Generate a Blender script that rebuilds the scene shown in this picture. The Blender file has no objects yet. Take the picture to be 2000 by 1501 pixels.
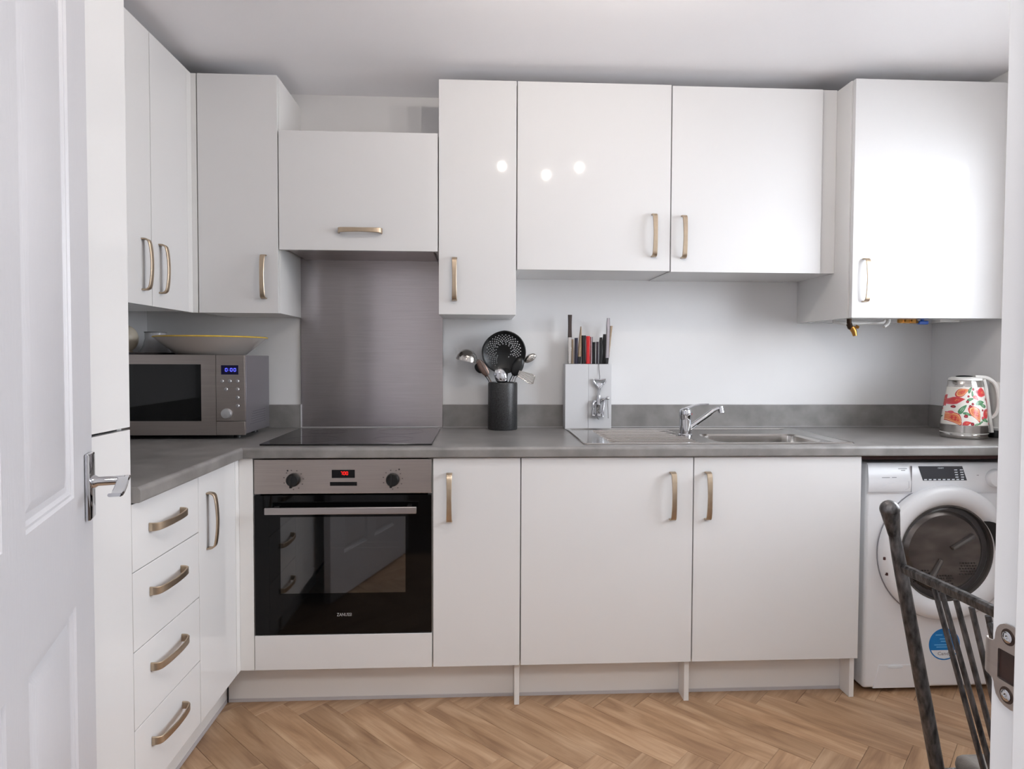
import bpy, bmesh, math, random
from mathutils import Vector, Matrix
random.seed(7)
PI = math.pi
C = bpy.context.scene.collection
SC = bpy.context.scene

# ------------------------------------------------------------------ camera
cd = bpy.data.cameras.new('camera'); co = bpy.data.objects.new('camera', cd); C.objects.link(co)
R = ((0.9987972221, -0.0488976500, 0.0036233816), (0.0489847148, 0.9983463513, -0.0300842233), (-0.0021463420, 0.0302255290, 0.9995407999))
co.matrix_world = Matrix(((R[0][0], R[2][0], -R[1][0], 1.39647), (R[0][1], R[2][1], -R[1][1], -2.74949),
                          (R[0][2], R[2][2], -R[1][2], 1.21176), (0, 0, 0, 1)))
cd.sensor_width = 36; cd.lens = 1235.41 / 2000 * 36
cd.shift_x = 0.00293; cd.shift_y = -0.0080
cd.clip_start = 0.02
SC.camera = co
# ------------------------------------------------------------------ view, world, lights
SC.view_settings.view_transform = 'Standard'; SC.view_settings.look = 'None'
SC.view_settings.gamma = 1; SC.view_settings.use_curve_mapping = False
SC.view_settings.exposure = -0.32
w = bpy.data.worlds.new('world'); SC.world = w; w.use_nodes = True
w.node_tree.nodes['Background'].inputs[0].default_value = (0.86, 0.92, 1.0, 1)
w.node_tree.nodes['Background'].inputs[1].default_value = 25.5
try:
    SC.cycles.max_bounces = 10; SC.cycles.diffuse_bounces = 6; SC.cycles.glossy_bounces = 5
    SC.cycles.transparent_max_bounces = 12; SC.cycles.caustics_reflective = False; SC.cycles.caustics_refractive = False
    SC.cycles.sample_clamp_indirect = 6; SC.cycles.use_denoising = True
except Exception: pass

def area(name, loc, target, sx, sy, energy, col):
    l = bpy.data.lights.new(name, 'AREA'); l.shape = 'RECTANGLE'; l.size = sx; l.size_y = sy
    l.energy = energy; l.color = col
    o = bpy.data.objects.new(name, l); C.objects.link(o); o.location = loc
    d = Vector(target) - Vector(loc); o.rotation_euler = d.to_track_quat('-Z', 'Y').to_euler()
    return o
pt = area('window_portal', (3.58, -1.21, 1.585), (2.0, -1.21, 1.585), 1.18, 1.11, 1, (1, 1, 1)); pt.data.cycles.is_portal = True
area('hall_light', (0.30, -3.30, 1.45), (2.4, -3.0, 1.45), 1.2, 1.5, 12, (0.84, 0.90, 1.0))
area('hall_fill_light', (1.40, -2.98, 2.29), (1.42, -2.80, 0.0), 0.5, 0.5, 28, (1.0, 0.97, 0.93))  # unseen lamp, added to fill the low cabinets and floor
SPOTS = [(1.52, -1.225, 2.215), (1.77, -1.37, 2.215), (1.93, -1.225, 2.215)]
# ------------------------------------------------------------------ helpers
def lin(c):
    r = []
    for v in c[:3]:
        v = v / 255
        r.append(v / 12.92 if v <= 0.04045 else ((v + 0.055) / 1.055) ** 2.4)
    return (*r, 1)
WM = {}
def S(x): return x.default_value
def mat(name, rgb, rough=0.5, metal=0.0, bump=0.0, bscale=80, bvec=None, vary=0.0, vscale=6, vvec=None, spec=None, coat=0, aniso=0, tang=None, emit=None, trans=0, ior=None, rvar=0.0):
    m = bpy.data.materials.new(name); m.use_nodes = True; nt = m.node_tree; b = nt.nodes['Principled BSDF']
    I = b.inputs
    I['Base Color'].default_value = lin(rgb); I['Roughness'].default_value = rough; I['Metallic'].default_value = metal
    if spec is not None: I['Specular IOR Level'].default_value = spec
    if coat: I['Coat Weight'].default_value = coat; I['Coat Roughness'].default_value = 0.05
    if trans: I['Transmission Weight'].default_value = trans
    if ior: I['IOR'].default_value = ior
    if emit: I['Emission Color'].default_value = lin(rgb); I['Emission Strength'].default_value = emit
    if aniso:
        I['Anisotropic'].default_value = aniso
        if tang:
            v = nt.nodes.new('ShaderNodeCombineXYZ')
            for i in range(3): v.inputs[i].default_value = tang[i]
            nt.links.new(v.outputs[0], I['Tangent'])
    tc = None
    def coords(vec):
        nonlocal tc
        if tc is None: tc = nt.nodes.new('ShaderNodeNewGeometry')
        mp = nt.nodes.new('ShaderNodeMapping'); mp.inputs['Scale'].default_value = vec or (1, 1, 1)
        nt.links.new(tc.outputs['Position'], mp.inputs[0]); return mp.outputs[0]
    n = None
    if vary or rvar:
        n = nt.nodes.new('ShaderNodeTexNoise'); n.inputs['Scale'].default_value = vscale; n.inputs['Detail'].default_value = 5
        nt.links.new(coords(vvec), n.inputs['Vector'])
    if vary:
        r = nt.nodes.new('ShaderNodeValToRGB'); c = lin(rgb)
        r.color_ramp.elements[0].position = 0.3; r.color_ramp.elements[1].position = 0.72
        r.color_ramp.elements[0].color = (*[x * (1 - vary) for x in c[:3]], 1)
        r.color_ramp.elements[1].color = (*[min(1, x * (1 + vary)) for x in c[:3]], 1)
        nt.links.new(n.outputs['Fac'], r.inputs[0]); nt.links.new(r.outputs[0], I['Base Color'])
    if rvar:
        mr = nt.nodes.new('ShaderNodeMapRange'); mr.inputs[3].default_value = max(0.02, rough - rvar); mr.inputs[4].default_value = rough + rvar
        nt.links.new(n.outputs['Fac'], mr.inputs[0]); nt.links.new(mr.outputs[0], I['Roughness'])
    if bump:
        n2 = nt.nodes.new('ShaderNodeTexNoise'); n2.inputs['Scale'].default_value = bscale; n2.inputs['Detail'].default_value = 3
        nt.links.new(coords(bvec), n2.inputs['Vector'])
        bp = nt.nodes.new('ShaderNodeBump'); bp.inputs['Strength'].default_value = bump; bp.inputs['Distance'].default_value = 0.002
        nt.links.new(n2.outputs['Fac'], bp.inputs['Height']); nt.links.new(bp.outputs[0], I['Normal'])
    return m

GLOSS = mat('gloss_white_board', (220, 219, 219), 0.06, spec=0.28, vary=0.008, vscale=2)
GLOSSW = mat('white_edge_board', (226, 225, 224), 0.14, spec=.32, vary=0.01)
WALL = mat('white_emulsion', (229, 228, 228), 0.75, bump=0.06, bscale=160, vary=0.012)
CEIL = mat('ceiling_emulsion', (250, 249, 252), 0.85, bump=0.04, bscale=120, vary=0.012)
DOORM = mat('white_satin_door_paint', (198, 197, 201), 0.38, bump=0.25, bscale=60, bvec=(6, 6, 0.35), vary=0.01)
TRIMM = mat('white_satin_trim_paint', (224, 224, 226), 0.4, bump=0.05, bscale=30)
WORK = mat('grey_stone_laminate', (129, 126, 124), 0.32, vary=0.22, vscale=13, bump=0.04, bscale=300, rvar=0.06)
BRONZE = mat('brushed_bronze_handle', (192, 174, 152), 0.38, 1.0, bump=0.08, bscale=500, vary=0.08, vscale=40)
STEEL = mat('brushed_steel', (178, 172, 170), 0.33, 1.0, aniso=0.6, tang=(1, 0, 0), bump=0.03, bscale=40, bvec=(0.6, 1, 40), vary=0.05, vscale=12, vvec=(0.3, 1, 30))
STEELM = mat('warm_brushed_steel', (172, 163, 158), 0.38, 1.0, aniso=0.4, tang=(1, 0, 0), bump=0.03, bscale=40, bvec=(0.6, 1, 40), vary=0.06, vscale=10, vvec=(0.6, 1, 20))
SPLASH = mat('brushed_steel_splash', (184, 178, 180), 0.24, 1.0, aniso=0.85, tang=(0, 0, 1), vary=0.05, vscale=6, vvec=(1, 1, 25))
CHROME = mat('chrome', (205, 206, 210), 0.07, 1.0)
POLST = mat('polished_steel', (190, 186, 182), 0.16, 1.0, bump=0.02, bscale=90)
BLACKG = mat('black_glass', (8, 8, 9), 0.05, spec=0.22)
HOBG = mat('ceramic_hob_glass', (20, 18, 20), 0.05, spec=0.7)
BLACKP = mat('black_plastic', (15, 16, 17), 0.35, spec=.4, bump=0.05)
DARK = mat('dark_void', (22, 20, 20), 0.8)
DKRED = mat('dark_red_batten', (56, 26, 22), 0.7, vary=0.15)
WPLAS = mat('white_appliance_enamel', (228, 229, 232), 0.25)
WPL2 = mat('white_plastic', (224, 222, 218), 0.35)
GREYP = mat('silver_plastic', (176, 174, 176), 0.3, 0.6)
SEAL = mat('pale_seal_strip', (190, 187, 189), 0.35)
GRANITE = mat('speckled_granite', (46, 46, 47), 0.4, vary=1.1, vscale=260, bump=0.15, bscale=200)
IRON = mat('hammered_pewter_iron', (88, 86, 86), 0.42, 0.85, vary=0.7, vscale=110, vvec=(1, 1, .35), bump=1.0, bscale=120, bvec=(1, 1, .4))
BLOCKW = mat('pale_grey_block', (208, 208, 210), 0.45)
RED = mat('red_plastic', (196, 24, 30), 0.3)
WOODH = mat('horn_coloured_handle', (164, 142, 118), 0.5, vary=0.15, vscale=60)
NAVY = mat('dark_blue_handle', (36, 34, 52), 0.35)
CREAM = mat('cream_ceramic', (214, 203, 184), 0.35)
YEL = mat('yellow_glaze', (206, 172, 62), 0.25)
DISHW = mat('white_glaze', (222, 212, 204), 0.2)
BRASS = mat('brass', (176, 128, 66), 0.35, 1.0)
BLUEP = mat('blue_plastic', (36, 84, 170), 0.4)
BLUES = mat('blue_sticker', (18, 120, 194), 0.35)
WHITES = mat('white_print', (226, 232, 238), 0.4)
GREYPR = mat('grey_print', (140, 140, 146), 0.5)
DKPR = mat('dark_print', (48, 44, 46), 0.5)
LEDR = mat('red_led', (255, 20, 14), 0.5, emit=1.6)
LEDB = mat('blue_led', (90, 96, 255), 0.5, emit=2.2)
LEDBG = mat('blue_lit_display', (10, 9, 44), 0.2, emit=0.35)
OLIVE = mat('dark_green_sprig', (36, 46, 36), 0.6, vary=0.3, vscale=40)
CAVITY = mat('grey_enamel_cavity', (70, 72, 74), 0.4)
DRUM = mat('drum_steel', (150, 146, 144), 0.28, 1.0)
RUBBER = mat('grey_rubber', (92, 90, 92), 0.55)
LAMPM = mat('lit_bulb', (255, 246, 236), 0.5, emit=960)

def glass(name, tint, fac, rough=0.03, spec=0.5, coat=0.0):
    m = bpy.data.materials.new(name); m.use_nodes = True; nt = m.node_tree
    b = nt.nodes['Principled BSDF']; b.inputs['Base Color'].default_value = lin(tint); b.inputs['Roughness'].default_value = rough
    b.inputs['Specular IOR Level'].default_value = spec; b.inputs['Coat Weight'].default_value = coat
    t = nt.nodes.new('ShaderNodeBsdfTransparent'); t.inputs[0].default_value = (1, 1, 1, 1)
    mx = nt.nodes.new('ShaderNodeMixShader'); mx.inputs[0].default_value = fac
    nt.links.new(t.outputs[0], mx.inputs[1]); nt.links.new(b.outputs[0], mx.inputs[2])
    nt.links.new(mx.outputs[0], nt.nodes['Material Output'].inputs[0]); return m
OVENPANE = glass('tinted_oven_pane', (16, 17, 18), 0.86, spec=1.0, coat=1.0)
MICROPANE = glass('tinted_microwave_pane', (14, 15, 16), 0.86)
WASHPANE = glass('tinted_porthole', (52, 48, 48), 0.34, spec=.7)
CLEAR = glass('clear_glass', (235, 235, 240), 0.32)

def wood():
    m = bpy.data.materials.new('oak_vinyl_plank'); m.use_nodes = True; nt = m.node_tree; N = nt.nodes; L = nt.links
    b = N['Principled BSDF']
    uv = N.new('ShaderNodeUVMap'); oi = N.new('ShaderNodeObjectInfo')
    mul = N.new('ShaderNodeMath'); mul.operation = 'MULTIPLY'; mul.inputs[1].default_value = 37.0; L.new(oi.outputs['Random'], mul.inputs[0])
    cx = N.new('ShaderNodeCombineXYZ'); L.new(mul.outputs[0], cx.inputs[0]); L.new(mul.outputs[0], cx.inputs[1])
    ad = N.new('ShaderNodeVectorMath'); L.new(uv.outputs[0], ad.inputs[0]); L.new(cx.outputs[0], ad.inputs[1])
    def noise(sc, vec, det=6, dist=0.0):
        mp = N.new('ShaderNodeMapping'); mp.inputs['Scale'].default_value = vec; L.new(ad.outputs[0], mp.inputs[0])
        n = N.new('ShaderNodeTexNoise'); n.inputs['Scale'].default_value = sc; n.inputs['Detail'].default_value = det; n.inputs['Distortion'].default_value = dist
        L.new(mp.outputs[0], n.inputs['Vector']); return n.outputs['Fac']
    n1 = noise(3.2, (1, 6, 1), 5, 0.8); n2 = noise(9, (0.5, 16, 1), 4, 0.2)
    r1 = N.new('ShaderNodeValToRGB'); e = r1.color_ramp.elements
    e[0].position = 0.30; e[0].color = lin((140, 107, 80)); e[1].position = 0.66; e[1].color = lin((190, 158, 127))
    k = r1.color_ramp.elements.new(0.47); k.color = lin((168, 134, 103))
    L.new(n1, r1.inputs[0])
    r2 = N.new('ShaderNodeValToRGB'); r2.color_ramp.elements[0].position = 0.32; r2.color_ramp.elements[0].color = (0.84, 0.82, 0.80, 1)
    r2.color_ramp.elements[1].position = 0.6; r2.color_ramp.elements[1].color = (1, 1, 1, 1); L.new(n2, r2.inputs[0])
    mx = N.new('ShaderNodeMix'); mx.data_type = 'RGBA'; mx.blend_type = 'MULTIPLY'; mx.inputs[0].default_value = 0.8
    L.new(r1.outputs[0], mx.inputs[6]); L.new(r2.outputs[0], mx.inputs[7])
    hs = N.new('ShaderNodeHueSaturation'); mr = N.new('ShaderNodeMapRange'); mr.inputs[3].default_value = 0.88; mr.inputs[4].default_value = 1.08
    L.new(oi.outputs['Random'], mr.inputs[0]); L.new(mr.outputs[0], hs.inputs['Value']); L.new(mx.outputs[2], hs.inputs['Color'])
    L.new(hs.outputs[0], b.inputs['Base Color']); b.inputs['Roughness'].default_value = 0.42
    bp = N.new('ShaderNodeBump'); bp.inputs['Strength'].default_value = 0.12; bp.inputs['Distance'].default_value = 0.001
    L.new(n2, bp.inputs['Height']); L.new(bp.outputs[0], b.inputs['Normal'])
    return m
OAK = wood()

def bm_(): return bmesh.new()
def add(bm, b2):
    me = bpy.data.meshes.new('t'); b2.to_mesh(me); b2.free(); bm.from_mesh(me); bpy.data.meshes.remove(me)
def box(bm, x0, x1, y0, y1, z0, z1, bev=0.0, seg=2, M=None):
    b = bmesh.new(); bmesh.ops.create_cube(b, size=1)
    for v in b.verts: v.co = Vector(((x0 + x1) / 2 + v.co.x * (x1 - x0), (y0 + y1) / 2 + v.co.y * (y1 - y0), (z0 + z1) / 2 + v.co.z * (z1 - z0)))
    if bev: bmesh.ops.bevel(b, geom=b.edges[:], offset=bev, segments=seg, affect='EDGES', profile=0.5)
    if M is not None: b.transform(M)
    add(bm, b); return bm
def frame_from(d):
    d = Vector(d).normalized(); u = Vector((0, 0, 1)) if abs(d.z) < 0.9 else Vector((1, 0, 0))
    a = d.cross(u).normalized(); b = d.cross(a).normalized(); return a, b
def tube(bm, pts, r, seg=12, caps=True, sx=1.0):
    pts = [Vector(p) for p in pts]; n = len(pts); rr = r if isinstance(r, (list, tuple)) else [r] * n
    rings = []; a = None
    for i, p in enumerate(pts):
        d = (pts[min(i + 1, n - 1)] - pts[max(i - 1, 0)]).normalized()
        if a is None: a, b = frame_from(d)
        else: a = (a - d * a.dot(d)).normalized(); b = d.cross(a).normalized()
        rings.append([bm.verts.new(p + (a * math.cos(2 * PI * k / seg) * sx + b * math.sin(2 * PI * k / seg)) * rr[i]) for k in range(seg)])
    for i in range(n - 1):
        for k in range(seg): bm.faces.new((rings[i][k], rings[i][(k + 1) % seg], rings[i + 1][(k + 1) % seg], rings[i + 1][k]))
    if caps: bm.faces.new(rings[0][::-1]); bm.faces.new(rings[-1])
    return bm
def lathe(bm, prof, c=(0, 0, 0), seg=32, M=None, capb=True, capt=True):
    rings = []
    for r, z in prof:
        rings.append([bm.verts.new((c[0] + r * math.cos(2 * PI * k / seg), c[1] + r * math.sin(2 * PI * k / seg), c[2] + z)) for k in range(seg)])
    for i in range(len(prof) - 1):
        for k in range(seg): bm.faces.new((rings[i][k], rings[i][(k + 1) % seg], rings[i + 1][(k + 1) % seg], rings[i + 1][k]))
    if capb: bm.faces.new(rings[0][::-1])
    if capt: bm.faces.new(rings[-1])
    if M is not None:
        for rg in rings:
            for v in rg: v.co = M @ v.co
    return bm
def Mface(x, y, z, d='-Y'):   # lathe axis (local +Z) turned to point out of a front that faces -Y (or +X)
    if d == '-Y': rot = Matrix(((1, 0, 0, 0), (0, 0, -1, 0), (0, 1, 0, 0), (0, 0, 0, 1)))
    else: rot = Matrix(((0, 0, 1, 0), (1, 0, 0, 0), (0, 1, 0, 0), (0, 0, 0, 1)))
    return Matrix.Translation((x, y, z)) @ rot
def strap(bm, pts, side, w, t):      # rectangular bar swept along pts; side = width direction; w list or number
    pts = [Vector(p) for p in pts]; side = Vector(side).normalized(); n = len(pts); ww = w if isinstance(w, (list, tuple)) else [w] * n
    rings = []
    for i, p in enumerate(pts):
        d = (pts[min(i + 1, n - 1)] - pts[max(i - 1, 0)]).normalized(); nn = d.cross(side).normalized()
        h = ww[i] / 2; c = t * 0.28
        prof = [(-h + c, -t / 2), (h - c, -t / 2), (h, -t / 2 + c), (h, t / 2 - c), (h - c, t / 2), (-h + c, t / 2), (-h, t / 2 - c), (-h, -t / 2 + c)]
        rings.append([bm.verts.new(p + side * a + nn * b) for a, b in prof])
    for i in range(n - 1):
        for k in range(8): bm.faces.new((rings[i][k], rings[i][(k + 1) % 8], rings[i + 1][(k + 1) % 8], rings[i + 1][k]))
    bm.faces.new(rings[0][::-1]); bm.faces.new(rings[-1]); return bm
def cr(pts, n=5):
    v = [Vector(p) for p in pts]; out = []
    for i in range(len(v) - 1):
        a, b_, c, d = v[max(i - 1, 0)], v[i], v[i + 1], v[min(i + 2, len(v) - 1)]
        for k in range(n):
            t = k / n; out.append(0.5 * ((2 * b_) + (c - a) * t + (2 * a - 5 * b_ + 4 * c - d) * t * t + (3 * b_ - a - 3 * c + d) * t ** 3))
    return out + [v[-1]]
def ell(bm, c, r, M=None, u=20, v=12):
    b = bmesh.new(); bmesh.ops.create_uvsphere(b, u_segments=u, v_segments=v, radius=1)
    for x in b.verts: x.co = Vector((x.co.x * r[0], x.co.y * r[1], x.co.z * r[2]))
    if M is not None: b.transform(M)
    b.transform(Matrix.Translation(c)); add(bm, b); return bm

def link(name, bm, m, parent=None, origin=None, smooth=True, ang=35, local=False):
    bmesh.ops.recalc_face_normals(bm, faces=bm.faces[:])
    if parent is not None:
        if not local: bm.transform(WM[parent].inverted())
    elif origin is not None and not local: bm.transform(Matrix.Translation(origin).inverted())
    me = bpy.data.meshes.new(name); bm.to_mesh(me); bm.free()
    if m: me.materials.append(m)
    if smooth:
        me.shade_smooth(); me.set_sharp_from_angle(angle=math.radians(ang))
        for p in me.polygons:
            if max(abs(c) for c in p.normal) > 0.99999: p.use_smooth = False
    o = bpy.data.objects.new(name, me); C.objects.link(o)
    if parent is not None: o.parent = parent; WM[o] = WM[parent]
    else:
        o.location = origin or (0, 0, 0); WM[o] = Matrix.Translation(origin or (0, 0, 0))
    return o
def P(name, bm, m, parent, **k): return link(name, bm, m, parent, **k)
def thing(name, label, cat, loc, group=None):
    o = bpy.data.objects.new(name, None); C.objects.link(o); o.location = loc; o.empty_display_size = 0.05
    WM[o] = Matrix.Translation(loc); o['label'] = label; o['category'] = cat
    if group: o['group'] = group
    return o
def single(name, bm, m, label, cat, loc, group=None, **k):
    o = link(name, bm, m, None, loc, **k); o['label'] = label; o['category'] = cat
    if group: o['group'] = group
    return o
def struct(name, bm, m, loc=(0, 0, 0), **k):
    o = link(name, bm, m, None, loc, **k); o['kind'] = 'structure'; return o
def text_bm(s, size, M, ext=0.0003, font_scale=(1, 1)):
    cu = bpy.data.curves.new('txt', 'FONT'); cu.body = s; cu.size = size; cu.extrude = ext; cu.align_x = 'CENTER'; cu.align_y = 'CENTER'; cu.resolution_u = 2
    o = bpy.data.objects.new('txt', cu); C.objects.link(o); bpy.context.view_layer.update()
    me = bpy.data.meshes.new_from_object(o.evaluated_get(bpy.context.evaluated_depsgraph_get()))
    b = bmesh.new(); b.from_mesh(me); bpy.data.meshes.remove(me); bpy.data.objects.remove(o); bpy.data.curves.remove(cu)
    for v in b.verts: v.co.x *= font_scale[0]; v.co.y *= font_scale[1]
    b.transform(M); return b
def Mtext(x, y, z): return Matrix(((1, 0, 0, x), (0, 0, -1, y), (0, 1, 0, z), (0, 0, 0, 1)))
SEGS = {'0': 'abcdef', '7': 'abc', '1': 'bc'}
def digit(bm, ch, x, y, z, w, h, t):
    s = SEGS[ch]; sk = 0.12 * h
    def seg(x0, z0, x1, z1): box(bm, x + x0, x + x1, y - 0.0006, y, z + z0, z + z1)
    if 'a' in s: seg(t, h - t, w - t, h)
    if 'b' in s: seg(w - t, h / 2 + t * .2, w, h - t * .6)
    if 'c' in s: seg(w - t, t * .6, w, h / 2 - t * .2)
    if 'd' in s: seg(t, 0, w - t, t)
    if 'e' in s: seg(0, t * .6, t, h / 2 - t * .2)
    if 'f' in s: seg(0, h / 2 + t * .2, t, h - t * .6)

# ------------------------------------------------------------------ constants (metres)
ZC = 2.319; XR = 3.432; YF = -2.316
ZT = 2.264; ZB = 1.375            # wall cabinet tops / bottoms
YW = -0.3097; YB = -0.602         # wall and base door fronts
XL = 0.597; XW = 0.327            # left run door fronts
DT = 0.019

# ------------------------------------------------------------------ structure
b = bm_(); box(b, -0.1, XR + 0.1, -4.95, 0.1, -0.10, -0.004); fl = struct('floor', b, mat('dark_subfloor', (70, 54, 42), 0.8), (1.7, -1.2, -0.004), smooth=False)
# herringbone planks
Wp, Lp = 0.1015, 0.4565
def clip(poly, ax, lim, keep_greater):
    out = []
    for i in range(len(poly)):
        p, q = poly[i], poly[(i + 1) % len(poly)]
        ip = (p[ax] >= lim) if keep_greater else (p[ax] <= lim); iq = (q[ax] >= lim) if keep_greater else (q[ax] <= lim)
        if ip: out.append(p)
        if ip != iq:
            t = (lim - p[ax]) / (q[ax] - p[ax]); out.append((p[0] + t * (q[0] - p[0]), p[1] + t * (q[1] - p[1])))
    return out
r2 = math.sqrt(2); g = 0.0004
nplank = 0
def plank(a0, a1, b0, b1, along_b):
    global nplank
    a0 += g; a1 -= g; b0 += g; b1 -= g
    poly = [((a + bb) / r2, (a - bb) / r2) for a, bb in ((a0, b0), (a1, b0), (a1, b1), (a0, b1))]
    poly = clip(clip(clip(clip(poly, 0, 0.50, True), 0, XR - 0.001, False), 1, YF - 0.02, True), 1, -0.40, False)
    if len(poly) < 3: return
    ar = abs(sum(poly[i][0] * poly[(i + 1) % len(poly)][1] - poly[(i + 1) % len(poly)][0] * poly[i][1] for i in range(len(poly)))) / 2
    if ar < 0.0006: return
    cx = sum(p[0] for p in poly) / len(poly); cy = sum(p[1] for p in poly) / len(poly)
    bm = bm_(); uvl = bm.loops.layers.uv.new('UVMap')
    def sh(p, s): d = Vector((p[0] - cx, p[1] - cy)); d = d * (1 - s / max(d.length, 1e-4)); return (cx + d.x, cy + d.y)
    lo = [bm.verts.new((p[0], p[1], -0.0039)) for p in poly]; mi = [bm.verts.new((p[0], p[1], -0.0007)) for p in poly]
    to = [bm.verts.new((*sh(p, 0.0012), 0)) for p in poly]
    n = len(poly)
    try:
        bm.faces.new(to)
        for A, B in ((lo, mi), (mi, to)):
            for i in range(n): bm.faces.new((A[i], A[(i + 1) % n], B[(i + 1) % n], B[i]))
    except ValueError: bm.free(); return
    for f in bm.faces:
        for l in f.loops:
            x, y = l.vert.co.x, l.vert.co.y; a = (x + y) / r2; bb = (x - y) / r2
            l[uvl].uv = (bb, a) if along_b else (a, bb)
    bmesh.ops.recalc_face_normals(bm, faces=bm.faces[:])
    bm.transform(WM[fl].inverted())
    me = bpy.data.meshes.new('plank'); bm.to_mesh(me); bm.free(); me.materials.append(OAK)
    o = bpy.data.objects.new('plank', me); C.objects.link(o); o.parent = fl; WM[o] = WM[fl]; nplank += 1
A0, B0 = 1.04, 1.906
for i in range(-12, 13):
    for k in range(-60, 60):
        oh = B0 + i * (Lp + Wp) + k * Wp; ov = A0 + i * (Wp - Lp) + k * Wp
        plank(ov, ov + Wp, oh, oh + Lp, True)
        plank(ov + Wp - Lp, ov + Wp, oh + Lp, oh + Lp + Wp, False)

b = bm_(); box(b, -0.1, XR + 0.1, -4.95, 0.1, ZC, ZC + 0.1); struct('ceiling', b, CEIL, (1.7, -1.2, ZC), smooth=False)
b = bm_(); box(b, -0.1, XR + 0.1, 0.0, 0.12, -0.0039, ZC - 0.0005); struct('wall_back', b, WALL, (1.7, 0.0, 0), smooth=False)
b = bm_(); box(b, -0.12, 0.0, -2.45, -0.0005, -0.0039, ZC - 0.0005); struct('wall_left', b, WALL, (0, -1.2, 0), smooth=False)
WY0, WY1, WZ0, WZ1 = -1.80, -0.62, 1.03, 2.14
b = bm_()
for y0, y1, z0, z1 in ((YF - .12, -0.0005, -0.0039, WZ0), (YF - .12, -0.0005, WZ1, ZC - 0.0005), (WY1, -0.0005, WZ0, WZ1), (YF - .12, WY0, WZ0, WZ1)): box(b, XR, XR + 0.22, y0, y1, z0, z1)
struct('wall_right', b, WALL, (XR, -1.2, 0), smooth=False)
JX, HX = 1.768, 0.9455; JT = 0.03; YH = -2.45
b = bm_()
for x0, x1, z0, z1 in ((0.0005, HX - 0.006 - JT, -0.0039, ZC - 0.0005), (JX + JT, XR - 0.0005, -0.0039, ZC - 0.0005), (HX - 0.006 - JT, JX + JT, 2.07, ZC - 0.0005)): box(b, x0, x1, YH, YF, z0, z1)
struct('wall_front', b, WALL, (1.2, YF, 0), smooth=False)
# hall behind the doorway
b = bm_(); box(b, 0.15, 0.25, -4.8, YH - 0.0005, -0.0039, ZC - 0.0005); struct('wall_hall_left', b, WALL, (0.2, -3.6, 0), smooth=False)
b = bm_(); box(b, 2.45, 2.55, -4.8, YH - 0.0005, -0.0039, ZC - 0.0005); struct('wall_hall_right', b, WALL, (2.5, -3.6, 0), smooth=False)
b = bm_()
for x0, x1, z0, z1 in ((0.15, 2.55, 0, ZC),): box(b, x0, x1, -4.9, -4.8005, z0 + .0005 - .0039, z1 - .0005)
struct('wall_hall_end', b, WALL, (1.35, -4.85, 0), smooth=False)
# window in the right wall with venetian blind
win = bpy.data.objects.new('window_1', None); C.objects.link(win); win.location = (XR + 0.1, -1.34, 1.57); WM[win] = Matrix.Translation((XR + 0.1, -1.34, 1.57)); win['kind'] = 'structure'
b = bm_(); fx0, fx1 = XR + 0.13, XR + 0.19
for y0, y1, z0, z1 in ((WY0, WY0 + .06, WZ0, WZ1), (WY1 - .06, WY1, WZ0, WZ1), (WY0 + .06, WY1 - .06, WZ0, WZ0 + .06), (WY0 + .06, WY1 - .06, WZ1 - .06, WZ1)): box(b, fx0, fx1, y0, y1, z0, z1, 0.004)
P('window_frame', b, WPL2, win)
b = bm_(); box(b, XR - 0.03, XR + 0.128, WY0 + .001, WY1 - .001, WZ0 - 0.02, WZ0 - 0.0005 + 0.002, 0.004); P('window_sill', b, TRIMM, win)
b = bm_(); box(b, XR + .158, XR + .162, WY0 + .06, WY1 - .06, WZ0 + .06, WZ1 - .06); P('pane', b, glass('window_glass', (240, 244, 248), 0.06), win, smooth=False)
bl = thing('venetian_blind', 'white slatted venetian blind hanging in the window of the right wall', 'blind', (XR + .06, -1.34, WZ1))
b = bm_(); box(b, XR + .035, XR + .085, WY0 + .01, WY1 - .01, WZ1 - .04, WZ1 - .002, 0.003); P('head_rail', b, WPL2, bl)
for k in range(24):
    z = WZ1 - 0.07 - k * 0.042; b = bm_()
    box(b, -0.022, 0.022, WY0 + .012, WY1 - .012, -0.0008, 0.0008, M=Matrix.Translation((XR + .06, 0, z)) @ Matrix.Rotation(math.radians(-17), 4, 'Y'))
    P('slat', b, WPL2, bl, smooth=False)

# door lining and strike plate
tr = bpy.data.objects.new('trim_1', None); C.objects.link(tr); tr.location = (JX, YF, 0); WM[tr] = Matrix.Translation((JX, YF, 0)); tr['kind'] = 'structure'
b = bm_()
box(b, JX, JX + JT - .0005, YH, YF, 0, 2.065, 0.0012); P('jamb', b, TRIMM, tr)
b = bm_(); box(b, HX - .006 - JT + .0005, HX - .006, YH, YF, 0, 2.065, 0.0012); P('jamb', b, TRIMM, tr)
b = bm_(); box(b, HX - .005, JX - .001, YH, YF, 2.04, 2.0655, 0.0012); P('head_lining', b, TRIMM, tr)
b = bm_(); box(b, JX - .015, JX - .0002, YH, -2.351, 0, 2.039, 0.0015); P('door_stop', b, TRIMM, tr)
b = bm_(); box(b, HX - .0055, HX + .009, YH, -2.353, 0, 2.039, 0.0015); P('door_stop', b, TRIMM, tr)
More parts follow.
